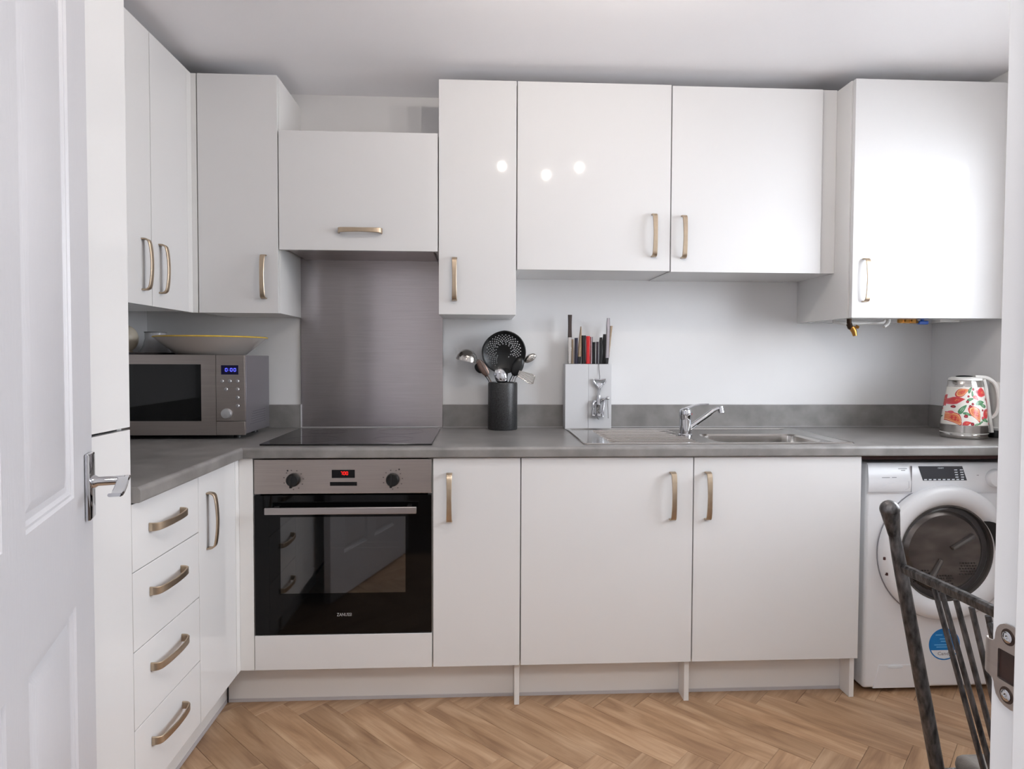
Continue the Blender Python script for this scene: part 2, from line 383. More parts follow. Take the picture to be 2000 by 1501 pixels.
# strike plate: outline in (y, z) on the plane x = JX, lip wrapping the kitchen edge
sp = thing('strike_plate', 'satin steel strike plate with two screws let into the right door jamb', 'strike plate', (JX - .0005, -2.334, 0.9985))
b = bm_(); th = 0.0016
yi = -2.3505
def prism_x(bm, pts, xa, xb):
    v0 = [bm.verts.new((xa, y, z)) for y, z in pts]; v1 = [bm.verts.new((xb, y, z)) for y, z in pts]
    bm.faces.new(v0); bm.faces.new(v1[::-1]); n = len(pts)
    for i in range(n): bm.faces.new((v0[i], v0[(i + 1) % n], v1[(i + 1) % n], v1[i]))
prism_x(b, [(yi, 1.0075), (-2.3240, 1.0070), (-2.3235, 1.0060), (-2.3235, .9862), (-2.3240, .9855), (yi, .9860), (yi, .9730), (-2.3420, .9695), (-2.3350, .9682), (-2.3300, .9686), (-2.3260, .9702), (-2.3225, .9735), (-2.3209, .9780), (-2.3205, .9812),
            (-2.3192, .9832), (-2.3168, .9840), (-2.3168, 1.0100), (-2.3192, 1.0104), (-2.3205, 1.0122), (-2.3208, 1.0165), (-2.3220, 1.0208), (-2.3245, 1.0240), (-2.3280, 1.0260), (-2.3330, 1.0266), (-2.3380, 1.0258), (yi, 1.0215)], JX - .0004, JX - .0004 - th)
P('plate', b, STEELM, sp, smooth=False)
b = bm_(); lp = [(JX - .0012, -2.3170), (JX - .0011, -2.3150), (JX - .0007, -2.3132), (JX + .0001, -2.3114), (JX + .0012, -2.3098), (JX + .0028, -2.3084)]
strap(b, [(x, y, 0.9970) for x, y in lp], (0, 0, 1), [0.0259, 0.0257, 0.0254, 0.0250, 0.0246, .0240], 0.0014); P('lip', b, STEELM, sp)
b = bm_(); box(b, JX - .0006, JX - .0002, yi, -2.3236, 0.9858, 1.0072); P('latch_recess', b, mat('dark_brown_recess', (46, 26, 20), 0.5, vary=0.4, vscale=60), sp, smooth=False)
for z in (1.0180, 0.9770):
    b = bm_(); lathe(b, [(0.0058, 0.0), (0.0056, 0.0003)], seg=20); b.transform(Matrix.Translation((JX - .0020, -2.3318, z)) @ Matrix.Rotation(-PI / 2, 4, 'Y')); P('countersink', b, mat('dark_countersink', (74, 60, 54), .4, .8), sp)
    b = bm_(); lathe(b, [(0.0040, 0.0), (0.0040, 0.0006), (0.0030, 0.0011), (0.0012, 0.0009), (0.0012, 0.0003)], seg=16)
    b.transform(Matrix.Translation((JX - .0024, -2.3318, z)) @ Matrix.Rotation(-PI / 2, 4, 'Y'))
    s_ = P('screw', b, CHROME, sp)

# door leaf
E0 = Vector((0.681, -1.544, 0)); H0 = Vector((0.9455, -2.316, 0)); DL = (H0 - E0).length; ds = (H0 - E0).normalized(); dn = Vector((-ds.y, ds.x, 0))
if dn.x < 0: dn = -dn
LM = Matrix(((ds.x, dn.x, 0, E0.x), (ds.y, dn.y, 0, E0.y), (0, 0, 1, 0), (0, 0, 0, 1)))   # (s, n, z) -> world
dl = bpy.data.objects.new('door_1', None); C.objects.link(dl); dl.location = (H0.x, H0.y, 0.006); WM[dl] = Matrix.Translation((H0.x, H0.y, 0.006)); dl['kind'] = 'structure'
b = bm_(); ZD0, ZD1 = 0.008, 2.03
ss = [0, 0.1255, 0.365, 0.447, 0.69, DL]; zz = [ZD0, 0.22, 0.7915, 0.974, 1.80, 1.86, 1.96, ZD1]
panels = [(i, j) for i in (1, 3) for j in (1, 3, 5)]
def quad(p): return b.faces.new([b.verts.new(q) for q in p])
for i in range(5):
    for j in range(7):
        s0, s1, z0, z1 = ss[i], ss[i + 1], zz[j], zz[j + 1]
        if (i, j) in panels:
            steps = [(0, 0), (0.004, -0.0035), (0.008, -0.0035), (0.013, -0.0075), (0.022, -0.0085), (0.040, -0.0025), (0.042, -0.002)]
            for (d0, n0), (d1, n1) in zip(steps, steps[1:]):
                o = [(s0 + d0, n0, z0 + d0), (s1 - d0, n0, z0 + d0), (s1 - d0, n0, z1 - d0), (s0 + d0, n0, z1 - d0)]
                q = [(s0 + d1, n1, z0 + d1), (s1 - d1, n1, z0 + d1), (s1 - d1, n1, z1 - d1), (s0 + d1, n1, z1 - d1)]
                for k in range(4): quad((o[k], o[(k + 1) % 4], q[(k + 1) % 4], q[k]))
            d1, n1 = steps[-1]; quad(((s0 + d1, n1, z0 + d1), (s1 - d1, n1, z0 + d1), (s1 - d1, n1, z1 - d1), (s0 + d1, n1, z1 - d1)))
        else: quad(((s0, 0, z0), (s1, 0, z0), (s1, 0, z1), (s0, 0, z1)))
for q in (((0, 0, ZD0), (0, 0, ZD1), (0, -.035, ZD1), (0, -.035, ZD0)), ((DL, 0, ZD0), (DL, 0, ZD1), (DL, -.035, ZD1), (DL, -.035, ZD0)),
          ((0, -.035, ZD0), (DL, -.035, ZD0), (DL, -.035, ZD1), (0, -.035, ZD1)), ((0, 0, ZD1), (DL, 0, ZD1), (DL, -.035, ZD1), (0, -.035, ZD1)), ((0, 0, ZD0), (DL, 0, ZD0), (DL, -.035, ZD0), (0, -.035, ZD0))): quad(q)
bmesh.ops.remove_doubles(b, verts=b.verts[:], dist=0.0002); b.transform(LM); P('leaf', b, DOORM, dl, ang=20)
dh = thing('door_handle', 'polished chrome lever handle on a long backplate on the white panelled door', 'door handle', tuple(LM @ Vector((0.038, 0.001, 0.977))))
b = bm_(); box(b, 0.017, 0.059, 0.0002, 0.009, 0.917, 1.037, 0.0035, 2, M=LM); P('backplate', b, CHROME, dh)
b = bm_(); lathe(b, [(0.012, 0), (0.012, 0.004), (0.0085, 0.009), (0.0085, 0.050)], seg=20); b.transform(LM @ Matrix.Translation((0.036, 0.0085, 0.984)) @ Matrix.Rotation(-PI / 2, 4, 'X')); P('neck', b, CHROME, dh)
b = bm_(); pl = [(0.020, 0.055, 0.9875), (0.030, 0.057, 0.9885), (0.045, 0.058, 0.9870), (0.065, 0.058, 0.9800), (0.085, 0.057, 0.9720), (0.100, 0.056, 0.9690), (0.112, 0.055, 0.9720)]
strap(b, cr([LM @ Vector(p) for p in pl]), dn, 0.0198, 0.006); P('lever', b, CHROME, dh)

# ------------------------------------------------------------------ handles
def handle_bm(c, along, out, L=0.165, proj=0.030):
    c = Vector(c); al = Vector(along); ou = Vector(out); h = L / 2 - 0.002; side = al.cross(ou)
    pr = [(-h, 0.0005), (-h, 0.008), (-h + .0006, 0.0125), (-h + .0024, 0.0170), (-h + .0056, 0.0205), (-h + .0100, 0.0228), (-h + .0170, 0.0246), (-h * .62, .0268), (-h * .42, .0285), (-h * .2, .0296), (0, proj)]
    pr = pr + [(-a, p) for a, p in pr[-2::-1]]
    ww = [0.021, 0.0205, 0.0200, 0.0195, 0.0190, 0.0186, 0.0182, .0176, .0170, .0165, 0.016]; ww = ww + ww[-2::-1]
    b = bm_(); strap(b, [c + al * a + ou * p for a, p in pr], side, ww, 0.005); return b
def add_handle(c, along, out, parent, L=0.165): return P('handle', handle_bm(c, along, out, L), BRONZE, parent)
VZ = (0, 0, 1); VX = (1, 0, 0); VY = (0, 1, 0); OY = (0, -1, 0)

def carcass(bm, x0, x1, y0, y1, z0, z1, t=0.018, shelf=None, top=True, left=True, right=True, zfoot=None, open_axis='y'):
    zl = z0
    if open_axis == 'y':
        if left: box(bm, x0, x0 + t, y0, y1, z0, z1, 0.0006, 1)
        if right: box(bm, x1 - t, x1, y0, y1, zfoot if zfoot is not None else z0, z1, 0.0006, 1)
        box(bm, x0 + t, x1 - t, y0, y1, z0, z0 + t); box(bm, x0 + t, x1 - t, y1 - 0.006, y1, z0 + t, z1)
        if top: box(bm, x0 + t, x1 - t, y0, y1 - .006, z1 - t, z1)
        if shelf: box(bm, x0 + t, x1 - t, y0 + .02, y1 - .006, shelf, shelf + t)
    else:
        box(bm, x0, x1, y0, y0 + t, z0, z1); box(bm, x0, x1, y1 - t, y1, z0, z1)
        box(bm, x0, x1, y0 + t, y1 - t, z0, z0 + t); box(bm, x0, x0 + .006, y0 + t, y1 - t, z0 + t, z1)
        if top: box(bm, x0 + .006, x1, y0 + t, y1 - t, z1 - t, z1)
    return bm
def doorb(x0, x1, y0, y1, z0, z1): b = bm_(); box(b, x0, x1, y0, y1, z0, z1, 0.0012, 2); return b
yd = YW + DT + .0015    # front of wall carcasses
# --- wall cabinets on the back wall
X0 = 0.6433
def wallcab(name, label, x0, x1, z0, z1, handle, hz, hal=VZ, yfront=YW, group=None, doorx=None, doorz=None, parts='door'):
    t = thing(name, label, 'cabinet', ((x0 + x1) / 2, -0.15, z0), group)
    b = bm_(); carcass(b, x0 + .0006, x1 - .0006, yfront + DT + .0015, -0.0008, z0 + .0012, z1 - .001, shelf=(z0 + z1) / 2); P('carcass', b, GLOSSW, t)
    dx0, dx1 = doorx or (x0 + .0018, x1 - .0018); dz0, dz1 = doorz or (z0, z1)
    d = P(parts, doorb(dx0, dx1, yfront, yfront + DT, dz0, dz1), GLOSS, t)
    add_handle((handle, yfront, hz), hal, OY, d); return t
wallcab('wall_cabinet', 'tall white wall cabinet in the corner above the microwave, handle at its right edge', 0.3465, 0.6435, ZB, ZT, 0.590, 1.5115)
wallcab('wall_cabinet', 'narrow white wall cabinet just right of the steel splashback, handle at its left edge', 1.2440, 1.5435, ZB, ZT, 1.3060, 1.5097)
wallcab('wall_cabinet', 'wide short white wall cabinet above the knife block, spotlight glints on its door', 1.5440, 2.1425, 1.549, ZT, 2.0760, 1.6852)
wallcab('wall_cabinet', 'wide short white wall cabinet above the sink and tap, handle at its left edge', 2.1430, 2.7400, 1.546, ZT - .003, 2.1925, 1.6809, doorx=(2.1450, 2.7415))
t = thing('cooker_hood_cabinet', 'low white lift-up cabinet hiding the extractor above the steel splashback', 'cabinet', (0.943, -.15, 1.6145))
b = bm_(); carcass(b, 0.6442, 1.2432, yd, -.0100, 1.632, 2.0595); P('carcass', b, GLOSSW, t)
d = P('flap_door', doorb(0.6455, 1.2415, YW, YW + DT, 1.6145, 2.0605), GLOSS, t); add_handle((0.950, YW, 1.6880), VX, OY, d)
b = bm_(); box(b, 0.665, 1.222, -0.285, -0.012, 1.622, 1.6316, .002); P('extractor_grille', b, STEELM, t)
# filler between last wall cabinet and boiler cupboard
b = bm_(); box(b, 2.7445, 2.8095, -0.2895, -0.2715, 1.549, 2.2675, .0008); box(b, 2.7445, 2.8095, -.2715, -.0008, 1.549, 1.565)
single('filler_panel', b, GLOSSW, 'narrow white filler panel between the sink wall cabinet and the boiler cupboard', 'panel', (2.777, -.28, 1.549))
# left run wall cabinets
t = thing('wall_cabinet', 'white double wall cabinet on the left wall, its two bow handles side by side', 'cabinet', (0.16, -.625, ZB))
b = bm_(); carcass(b, 0.0008, XW - DT - .0015, -0.9125, -0.3475, ZB + .0012, ZT - .001, open_axis='x'); P('carcass', b, GLOSSW, t)
d = P('door', doorb(XW - DT, XW, -0.912, -0.6100, ZB, ZT), GLOSS, t); add_handle((XW, -0.6655, 1.504), VZ, VX, d)
d = P('door', doorb(XW - DT, XW, -0.6070, -0.3480, ZB, ZT), GLOSS, t); add_handle((XW, -0.5560, 1.504), VZ, VX, d)
t = thing('wall_cabinet', 'white wall cabinet on the left wall beside the tall fridge housing, mostly hidden', 'cabinet', (0.16, -1.08, ZB))
b = bm_(); carcass(b, 0.0008, XW - DT - .0015, -1.2545, -0.9135, ZB + .0012, ZT - .001, open_axis='x'); P('carcass', b, GLOSSW, t)
P('door', doorb(XW - DT, XW, -1.2540, -0.9140, ZB, ZT), GLOSS, t)
b = bm_(); box(b, XW - 0.010, XW + 0.0175, YW + .001, YW + .020, ZB, ZT, .001); box(b, XW - .019, XW - .001, -.3455, YW + .001, ZB, ZT, .001)
single('corner_post', b, GLOSSW, 'slim white corner post between the left and back wall cabinets', 'panel', (XW, -.31, ZB))
# boiler cupboard
YBo = -0.405
t = thing('boiler_cupboard', 'deep bright white boiler cupboard at the right end, copper and brass pipework showing below', 'cabinet', (3.11, -.2, 1.367))
b = bm_(); x0, x1 = 2.8120, 3.4040; yf = YBo + DT + .0015
box(b, x0 - .002, x0 + .016, yf, -.0008, 1.367, ZT, .0006, 1); box(b, x1 - .018, x1, yf, -.0008, 1.367, ZT, .0006, 1)
box(b, x0 + .016, x1 - .018, yf, -.0008, ZT - .018, ZT); box(b, x0 + .016, x1 - .018, yf, -.33, 1.367, 1.385); box(b, x0 + .016, x1 - .018, -.06, -.0008, 1.367, 1.385)
P('carcass', b, GLOSSW, t)
d = P('door', doorb(2.8150, 3.4040, YBo, YBo + DT, 1.3672, 2.2640), GLOSS, t); add_handle((2.8625, YBo, 1.5085), VZ, OY, d)
b = bm_(); box(b, 3.4045, XR - .0006, YBo + .004, YBo + .022, 1.367, ZT, .0008); P('scribe_panel', b, GLOSSW, t)
b = bm_(); box(b, 2.90, 3.34, -.30, -.03, 1.40, 2.10, .01); bo = P('boiler', b, WPLAS, t)
# pipework under the boiler
v = thing('drain_valve', 'small brass drain valve poking out below the left of the boiler cupboard', 'valve', (2.903, -.25, 1.305))
b = bm_(); tube(b, [(2.898, -.25, 1.3995), (2.899, -.25, 1.352)], 0.009, 14); tube(b, [(2.899, -.25, 1.352), (2.902, -.253, 1.338), (2.912, -.257, 1.331)], [0.011, 0.011, .009], 14); P('elbow', b, mat('dark_bronze_fitting', (58, 42, 30), 0.45, 0.7), v)
b = bm_(); tube(b, [(2.907, -.254, 1.338), (2.916, -.257, 1.322), (2.920, -.258, 1.303)], [0.012, .011, .008], 12); P('spout', b, BRASS, v)
b = bm_(); tube(b, [(2.921, -.259, 1.341), (2.932, -.262, 1.337)], [0.008, .006], 8); P('cap', b, BRASS, v)
b = bm_(); tube(b, [(2.86, -.20, 1.3995), (2.862, -.205, 1.362), (2.90, -.21, 1.356), (3.06, -.22, 1.360), (3.10, -.22, 1.3995)], 0.008, 10)
single('condensate_pipe', b, WPL2, 'thin white plastic pipe running under the boiler cupboard behind the brass valve', 'pipe', (2.98, -.21, 1.36))
b = bm_(); tube(b, [(3.055, -.26, 1.3995), (3.055, -.262, 1.362), (3.045, -.268, 1.350), (3.028, -.275, 1.340)], [.009, .009, .008, .006], 10)
single('drain_tail', b, WPL2, 'short white plastic spout angled down below the boiler cupboard', 'pipe', (3.05, -.26, 1.35))
b = bm_()
for x in (3.115, 3.143, 3.17): tube(b, [(x, -.25, 1.3995), (x, -.25, 1.357)], 0.009, 12); tube(b, [(x, -.25, 1.372), (x, -.25, 1.358)], 0.0125, 6)
tube(b, [(3.112, -.25, 1.362), (3.185, -.25, 1.361)], .006, 8)
single('brass_valves', b, BRASS, 'row of brass pipe fittings below the middle of the boiler cupboard', 'valve', (3.14, -.25, 1.36))
b = bm_(); box(b, 3.186, 3.226, -.262, -.240, 1.351, 1.366, .005, 3); tube(b, [(3.205, -.25, 1.3995), (3.205, -.25, 1.366)], .007, 10)
single('blue_valve_lever', b, BLUEP, 'blue plastic valve lever beside the brass fittings below the boiler cupboard', 'valve', (3.205, -.25, 1.35))
b = bm_(); box(b, 3.262, 3.345, -.275, -.245, 1.3605, 1.3835, .003); single('white_clip', b, WPL2, 'white plastic bracket at the right under the boiler cupboard', 'bracket', (3.30, -.26, 1.36))

# --- tall fridge housing
t = thing('tall_fridge_housing', 'tall gloss white fridge housing behind the open door, split into two doors', 'cabinet', (0.3, -1.55, 0))
b = bm_(); carcass(b, 0.0008, XL - DT - .0015, -1.8570, -1.2560, 0.15, ZT, open_axis='x'); box(b, .0008, .53, -1.857, -1.274, 0, .15); P('carcass', b, GLOSSW, t)
P('upper_door', doorb(XL - DT, XL, -1.8560, -1.2570, 1.0480, ZT), GLOSS, t); P('lower_door', doorb(XL - DT, XL, -1.8560, -1.2570, 0.1500, 1.0425), GLOSS, t)

# --- base cabinets, left run
t = thing('drawer_cabinet', 'white base cabinet with four handled drawers on the left run', 'cabinet', (0.3, -1.08, 0))
b = bm_(); carcass(b, 0.0008, XL - DT - .0015, -1.2545, -0.9065, 0.151, 0.8705, open_axis='x', top=False); P('carcass', b, GLOSSW, t)
zs = [0.150, 0.3335, 0.5190, 0.7070, 0.8685]; hzs = [0.2655, 0.4505, 0.6380, 0.7955]
for i in range(4):
    d = P('drawer', doorb(XL - DT, XL, -1.2550, -0.9075, zs[i] + .0012, zs[i + 1] - .0012), GLOSS, t); add_handle((XL, -1.0990, hzs[i]), VY, VX, d)
t = thing('base_cabinet', 'slim white base cabinet in the left corner with one upright bow handle', 'cabinet', (0.3, -.76, 0))
b = bm_(); carcass(b, 0.0008, XL - DT - .0015, -0.9055, -0.6250, 0.151, 0.8705, open_axis='x', top=False); P('carcass', b, GLOSSW, t)
d = P('door', doorb(XL - DT, XL, -0.9050, -0.6330, 0.150, 0.8685), GLOSS, t); add_handle((XL, -0.8480, 0.7255), VZ, VX, d, 0.168)
b = bm_(); box(b, XL - DT, XL + 0.0005, -0.6315, -0.5835, 0.150, 0.8700, .001); box(b, XL + .0008, 0.6437, YB, YB + .018, 0.150, 0.8700, .001)
single('corner_post', b, GLOSSW, 'white L-shaped corner post between the slim base cabinet and the oven', 'panel', (XL, -.6, .15))
# --- oven housing
t = thing('oven_housing', 'white base housing around the oven with a plain panel below it', 'cabinet', (0.943, -.3, 0.15))
b = bm_(); yb_ = YB + DT + .0015
box(b, 0.6442, 0.6480 + .012, yb_, -.0008, .151, .8705); box(b, 1.2260, 1.2426, yb_, -.0008, .151, .8705); box(b, .6602, 1.226, yb_, -.0008, .151, .169); P('carcass', b, GLOSSW, t)
P('lower_panel', doorb(0.6455, 1.2410, YB, YB + DT, 0.1500, 0.2680), GLOSS, t)
# --- base cabinets along the back
def basecab(label, x0, x1, hx, foot=True, doorx=None):
    t = thing('base_cabinet', label, 'cabinet', ((x0 + x1) / 2, -.3, 0)); b = bm_()
    carcass(b, x0 + .0005, x1 - .0005, yb_, -.0008, .151, .8705, right=False, top=False)
    P('carcass', b, GLOSSW, t)
    b = bm_(); box(b, x1 - .0185, x1 - .0005, yb_ + .0005, -.0008, 0.0, .8705, .0008, 1); P('end_panel', b, GLOSSW, t)
    dx = doorx or (x0 + .0018, x1 - .0018)
    d = P('door', doorb(dx[0], dx[1], YB, YB + DT, 0.1500, 0.8685), GLOSS, t); add_handle((hx, YB, 0.7350), VZ, OY, d, 0.167); return t
basecab('narrow white base cabinet immediately right of the oven, below the utensil crock', 1.2433, 1.5435, 1.3000)
basecab('wide white base cabinet below the knife block and draining board, handle at its right', 1.5438, 2.1440, 2.0690)
basecab('wide white base cabinet below the sink bowl next to the washing machine', 2.1443, 2.7440, 2.1925)
# --- plinths
def plinth(label, x0, x1):
    t = thing('plinth', label, 'plinth', ((x0 + x1) / 2, -.52, 0)); b = bm_(); box(b, x0, x1, -0.522, -0.506, 0.012, 0.1505); P('board', b, GLOSSW, t)
    b = bm_(); box(b, x0, x1, -0.524, -0.5225, 0.0, 0.010, .0004, 1); box(b, x0, x1, -.5225, -.506, 0, .0118); P('seal_strip', b, SEAL, t)
plinth('long white plinth under the oven and narrow cabinet with a pale seal at the floor', 0.5262, 1.5245)
plinth('white plinth between the two square end panels under the draining board cabinet', 1.5440, 2.1250)
plinth('white plinth under the sink cabinet beside the washing machine', 2.1445, 2.7250)
t = thing('plinth', 'white plinth running under the drawers on the left run', 'plinth', (.52, -.9, 0)); b = bm_(); box(b, 0.505, 0.521, -1.2555, -0.506, 0.012, 0.1505); P('board', b, GLOSSW, t)
b = bm_(); box(b, 0.5215, 0.523, -1.2555, -.527, 0.0, 0.014, .0004, 1); P('seal_strip', b, SEAL, t)
b = bm_(); box(b, .5235, .5258, -.5250, -.506, 0, .1500); single('plinth_corner_strip', b, DARK, 'thin dark joint strip where the two plinths meet in the corner', 'strip', (.5265, -.516, 0))

# --- worktop
wt = thing('worktop', 'continuous grey stone-effect worktop turning the corner under microwave, hob and sink', 'worktop', (1.7, -.3, .872))
b = bm_(); zb, zt = 0.8715, 0.9080; SX0, SX1, SY0, SY1 = 2.262, 2.662, -0.520, -0.275
fy = -0.617
def nose(bm, p0, p1, outv):      # post-formed rounded front edge swept from p0 to p1
    out = Vector(outv); R_ = 0.011; prof = [(-.02, zb)]
    for k in range(7): a = -PI / 2 + k * PI / 12; prof.append((-R_ * .45 + R_ * .45 * math.cos(a), zb + R_ * .45 + R_ * .45 * math.sin(a)))
    for k in range(9): a = k * PI / 16; prof.append((-R_ + R_ * math.cos(a), zt - R_ + R_ * math.sin(a)))
    prof.append((-.02, zt)); rows = []
    for p in (p0, p1): rows.append([bm.verts.new((p[0] + out.x * d, p[1] + out.y * d, z)) for d, z in prof])
    n = len(prof)
    for i in range(n): bm.faces.new((rows[0][i], rows[0][(i + 1) % n], rows[1][(i + 1) % n], rows[1][i]))
    bm.faces.new(rows[0]); bm.faces.new(rows[1][::-1])
for x0, x1, y0, y1 in ((0.0008, SX0, fy + .02, -.0008), (SX0, SX1, fy + .02, SY0), (SX0, SX1, SY1, -.0008), (SX1, XR - .0008, fy + .02, -.0008), (0.0008, .617 - .02, -1.2555, fy + .02)): box(b, x0, x1, y0, y1, zb, zt)
nose(b, (0.5975, fy), (XR - .0008, fy), (0, -1, 0)); nose(b, (0.617, -1.2555), (0.617, -0.5975), (1, 0, 0))
P('slab', b, WORK, wt, ang=30)
def upst(label, x0, x1, y0, y1): b = bm_(); box(b, x0, x1, y0, y1, .9084, 1.0065, .0012, 2); single('upstand', b, WORK, label, 'upstand', ((x0 + x1) / 2, (y0 + y1) / 2, .908))
upst('short grey upstand on the back wall between the microwave and the steel splashback', .0190, .6408, -.0185, -.0008)
upst('long grey upstand on the back wall behind crock, knife block and sink', 1.2455, XR - .0190, -.0185, -.0008)
upst('grey upstand on the right wall behind the kettle', XR - .0185, XR - .0008, -.612, -.0008)
upst('grey upstand on the left wall behind the microwave', .0008, .0185, -1.25, -.0008)
b = bm_(); box(b, .6420, 1.2445, -.0095, -.0008, .9084, 1.6600, .0008); single('splashback', b, SPLASH, 'brushed stainless steel splashback between the hob and the extractor cabinet', 'splashback', (.943, -.005, .9084), smooth=False)
b = bm_(); box(b, 2.7450, XR - .001, -.575, -.5505, .853, .8710); single('support_batten', b, DKRED, 'dark red-brown batten under the worktop above the washing machine', 'batten', (3.09, -.56, .853))

b = bm_(); box(b, 1.2455, 3.4130, -.0215, -.0188, .9084, .9108, .0006, 1); single('sealant_bead', b, SEAL, 'pale sealant bead along the foot of the long upstand behind the sink', 'sealant', (2.3, -.02, .9084))
b = bm_(); box(b, .6440, 1.2430, -.0125, -.0098, .9084, .9112, .0006, 1); single('sealant_bead', b, SEAL, 'pale sealant bead along the foot of the steel splashback', 'sealant', (.943, -.011, .9084))
b = bm_(); box(b, .6412, .6436, -.0200, -.0098, .9084, 1.0080, .0006, 1); single('sealant_bead', b, SEAL, 'upright pale sealant bead at the left foot of the steel splashback', 'sealant', (.6424, -.015, .9084))
# --- hob
t = thing('ceramic_hob', 'black glass ceramic hob set flush in the grey worktop', 'hob', (.943, -.335, .9084))
b = bm_(); box(b, .6550, 1.2390, -.5700, -.0980, .9084, .9140, .0014, 2); P('glass_top', b, HOBG, t)
for x, y, r in ((.80, -.44, .09), (1.09, -.44, .072), (.80, -.21, .072), (1.09, -.21, .09)):
    b = bm_(); lathe(b, [(r - .0012, 0), (r - .0012, .0002), (r, .0002), (r, 0)], (x, y, .9141), 40, capb=False, capt=False); P('burner_ring', b, mat('grey_ring_print', (30, 28, 30), .15), t)

# --- oven
ov = thing('built_in_oven', 'built-in oven with steel control panel and black glass door below the hob', 'oven', (.943, -.3, .27))
b = bm_(); box(b, .662, 1.224, -.5785, -.06, .285, .300); box(b, .662, 1.224, -.5785, -.06, .845, .860); box(b, .662, .672, -.5785, -.06, .300, .845); box(b, 1.214, 1.224, -.5785, -.06, .300, .845); box(b, .672, 1.214, -.07, -.06, .300, .845); P('body', b, DARK, ov, smooth=False)
fa = P('control_panel', doorb(.6475, 1.2395, YB, YB + .022, .7500, .8660), STEELM, ov)
for x, z in ((.778, .7975), (1.109, .7965)):
    b = bm_(); lathe(b, [(.0225, 0), (.0225, .004), (.021, .016), (.0185, .020)], seg=28, M=Mface(x, YB - .0003, z)); box(b, x - .004 - .004, x + .004 - .004, YB - .024, YB - .006, z - .0245, z + .018, .002); k = P('knob', b, BLACKP, fa)
    b = bm_()
    for q in range(-4, 6):
        a = q * PI / 5.6 + .35; rr = .0325; px, pz = x + rr * math.sin(a), z + rr * math.cos(a); box(b, px - .0022, px + .0022, YB - .0004, YB - .0001, pz - .0018, pz + .0018)
    P('dial_marks', b, mat('print_grey', (104, 96, 94), .5), fa, smooth=False)
for x, z in ((.7585, .8285), (1.1305, .8310)): b = bm_(); lathe(b, [(.0030, 0), (.0028, .0006)], seg=14, M=Mface(x, YB - .0001, z)); P('indicator_lamp', b, DKPR, fa)
b = bm_(); box(b, .9050, .9820, YB - .0008, YB - .0001, .8030, .8305, .0003, 1); ds_ = P('clock_display', b, BLACKG, fa)
b = bm_(); dx = .9340
for ch in '700': digit(b, ch, dx, YB - .0009, .8130, .0070, .0120, .0016); dx += .0092
P('clock_digits', b, LEDR, fa, smooth=False)
b = bm_(); box(b, .8990, .9890, YB - .0008, YB - .0001, .7765, .7895, .0003, 1); P('touch_strip', b, BLACKG, fa)
# door with window
b = bm_(); DX0, DX1, DZ0, DZ1 = .6475, 1.2395, .2715, .7445; wx0, wx1, wz0, wz1 = .733, 1.1515, .4110, .6710
for x0, x1, z0, z1 in ((DX0, wx0, DZ0, DZ1), (wx1, DX1, DZ0, DZ1), (wx0, wx1, DZ0, wz0), (wx0, wx1, wz1, DZ1)): box(b, x0, x1, YB, YB + .021, z0, z1)
bmesh.ops.remove_doubles(b, verts=b.verts[:], dist=.00001)
od = P('door', b, BLACKG, ov, smooth=False)
b = bm_(); box(b, wx0, wx1, YB + .0002, YB + .003, wz0, wz1); P('window_pane', b, OVENPANE, od, smooth=False)
for ex in (DX0 - .0008, DX1 + .0001): b = bm_(); box(b, ex, ex + .0007, YB + .001, YB + .021, DZ0, DZ1); P('edge_trim', b, STEELM, od, smooth=False)
b = bm_(); box(b, .6950, 1.1925, -.6470, -.6370, .6900, .7130, .002, 2); box(b, .715, .730, -.637, -.6021, .695, .708, .001); box(b, 1.157, 1.172, -.637, -.6021, .695, .708, .001); P('handle', b, STEEL, od)
add_b = text_bm('ZANUSSI', .0155, Mtext(.9450, YB - .0004, .3365), font_scale=(.82, 1)); P('lettering', add_b, mat('silver_print', (170, 168, 168), .4), od, smooth=False)
b = bm_(); box(b, .70, 1.19, -.10, -.095, .33, .72); box(b, .70, .704, -.575, -.10, .33, .72); box(b, 1.186, 1.19, -.575, -.10, .33, .72); box(b, .70, 1.19, -.575, -.10, .33, .334); box(b, .70, 1.19, -.575, -.10, .716, .72); P('cavity', b, CAVITY, ov, smooth=False)
for z in (.552, .447):
    b = bm_(); tube(b, [(.707, -.555, z), (1.183, -.555, z)], .0022, 8); tube(b, [(.707, -.13, z), (1.183, -.13, z)], .0022, 8)
    for k in range(15): x = .72 + k * .0322; tube(b, [(x, -.555, z), (x, -.13, z)], .0013, 6)
    P('rack', b, CHROME, ov)

# --- washing machine
wm = thing('washing_machine', 'white front-loading washing machine under the worktop at the right', 'washing machine', (3.09, -.3, .012))
WX0, WX1 = 2.7930, 3.3880; WF = -.5550
b = bm_(); box(b, WX0, WX1, WF, -.04, .016, .8370, .010, 3); P('body', b, WPLAS, wm)
for x in (WX0 + .05, WX1 - .05):
    for y in (WF + .05, -.09): b = bm_(); lathe(b, [(.018, 0), (.018, .0158)], (x, y, 0), 14); P('foot', b, BLACKP, wm)
b = bm_(); q = [(WF + .004, .8355), (WF - .003, .8300), (WF - .010, .7700), (WF - .0085, .7330), (WF - .0005, .7250)]   # fascia profile (y, z), control panel leans back
vs = [[b.verts.new((x, y, z)) for y, z in q] for x in (WX0 + .0008, WX1 - .0008)]
for i in range(4): b.faces.new((vs[0][i], vs[0][i + 1], vs[1][i + 1], vs[1][i]))
b.faces.new(vs[0][::-1]); b.faces.new(vs[1]); P('fascia', b, WPLAS, wm, ang=50)
def fz(z): return WF - .003 - (.8300 - z) / (.8300 - .7700) * .007 if z > .77 else WF - .010 + (.77 - z) / .037 * .0015
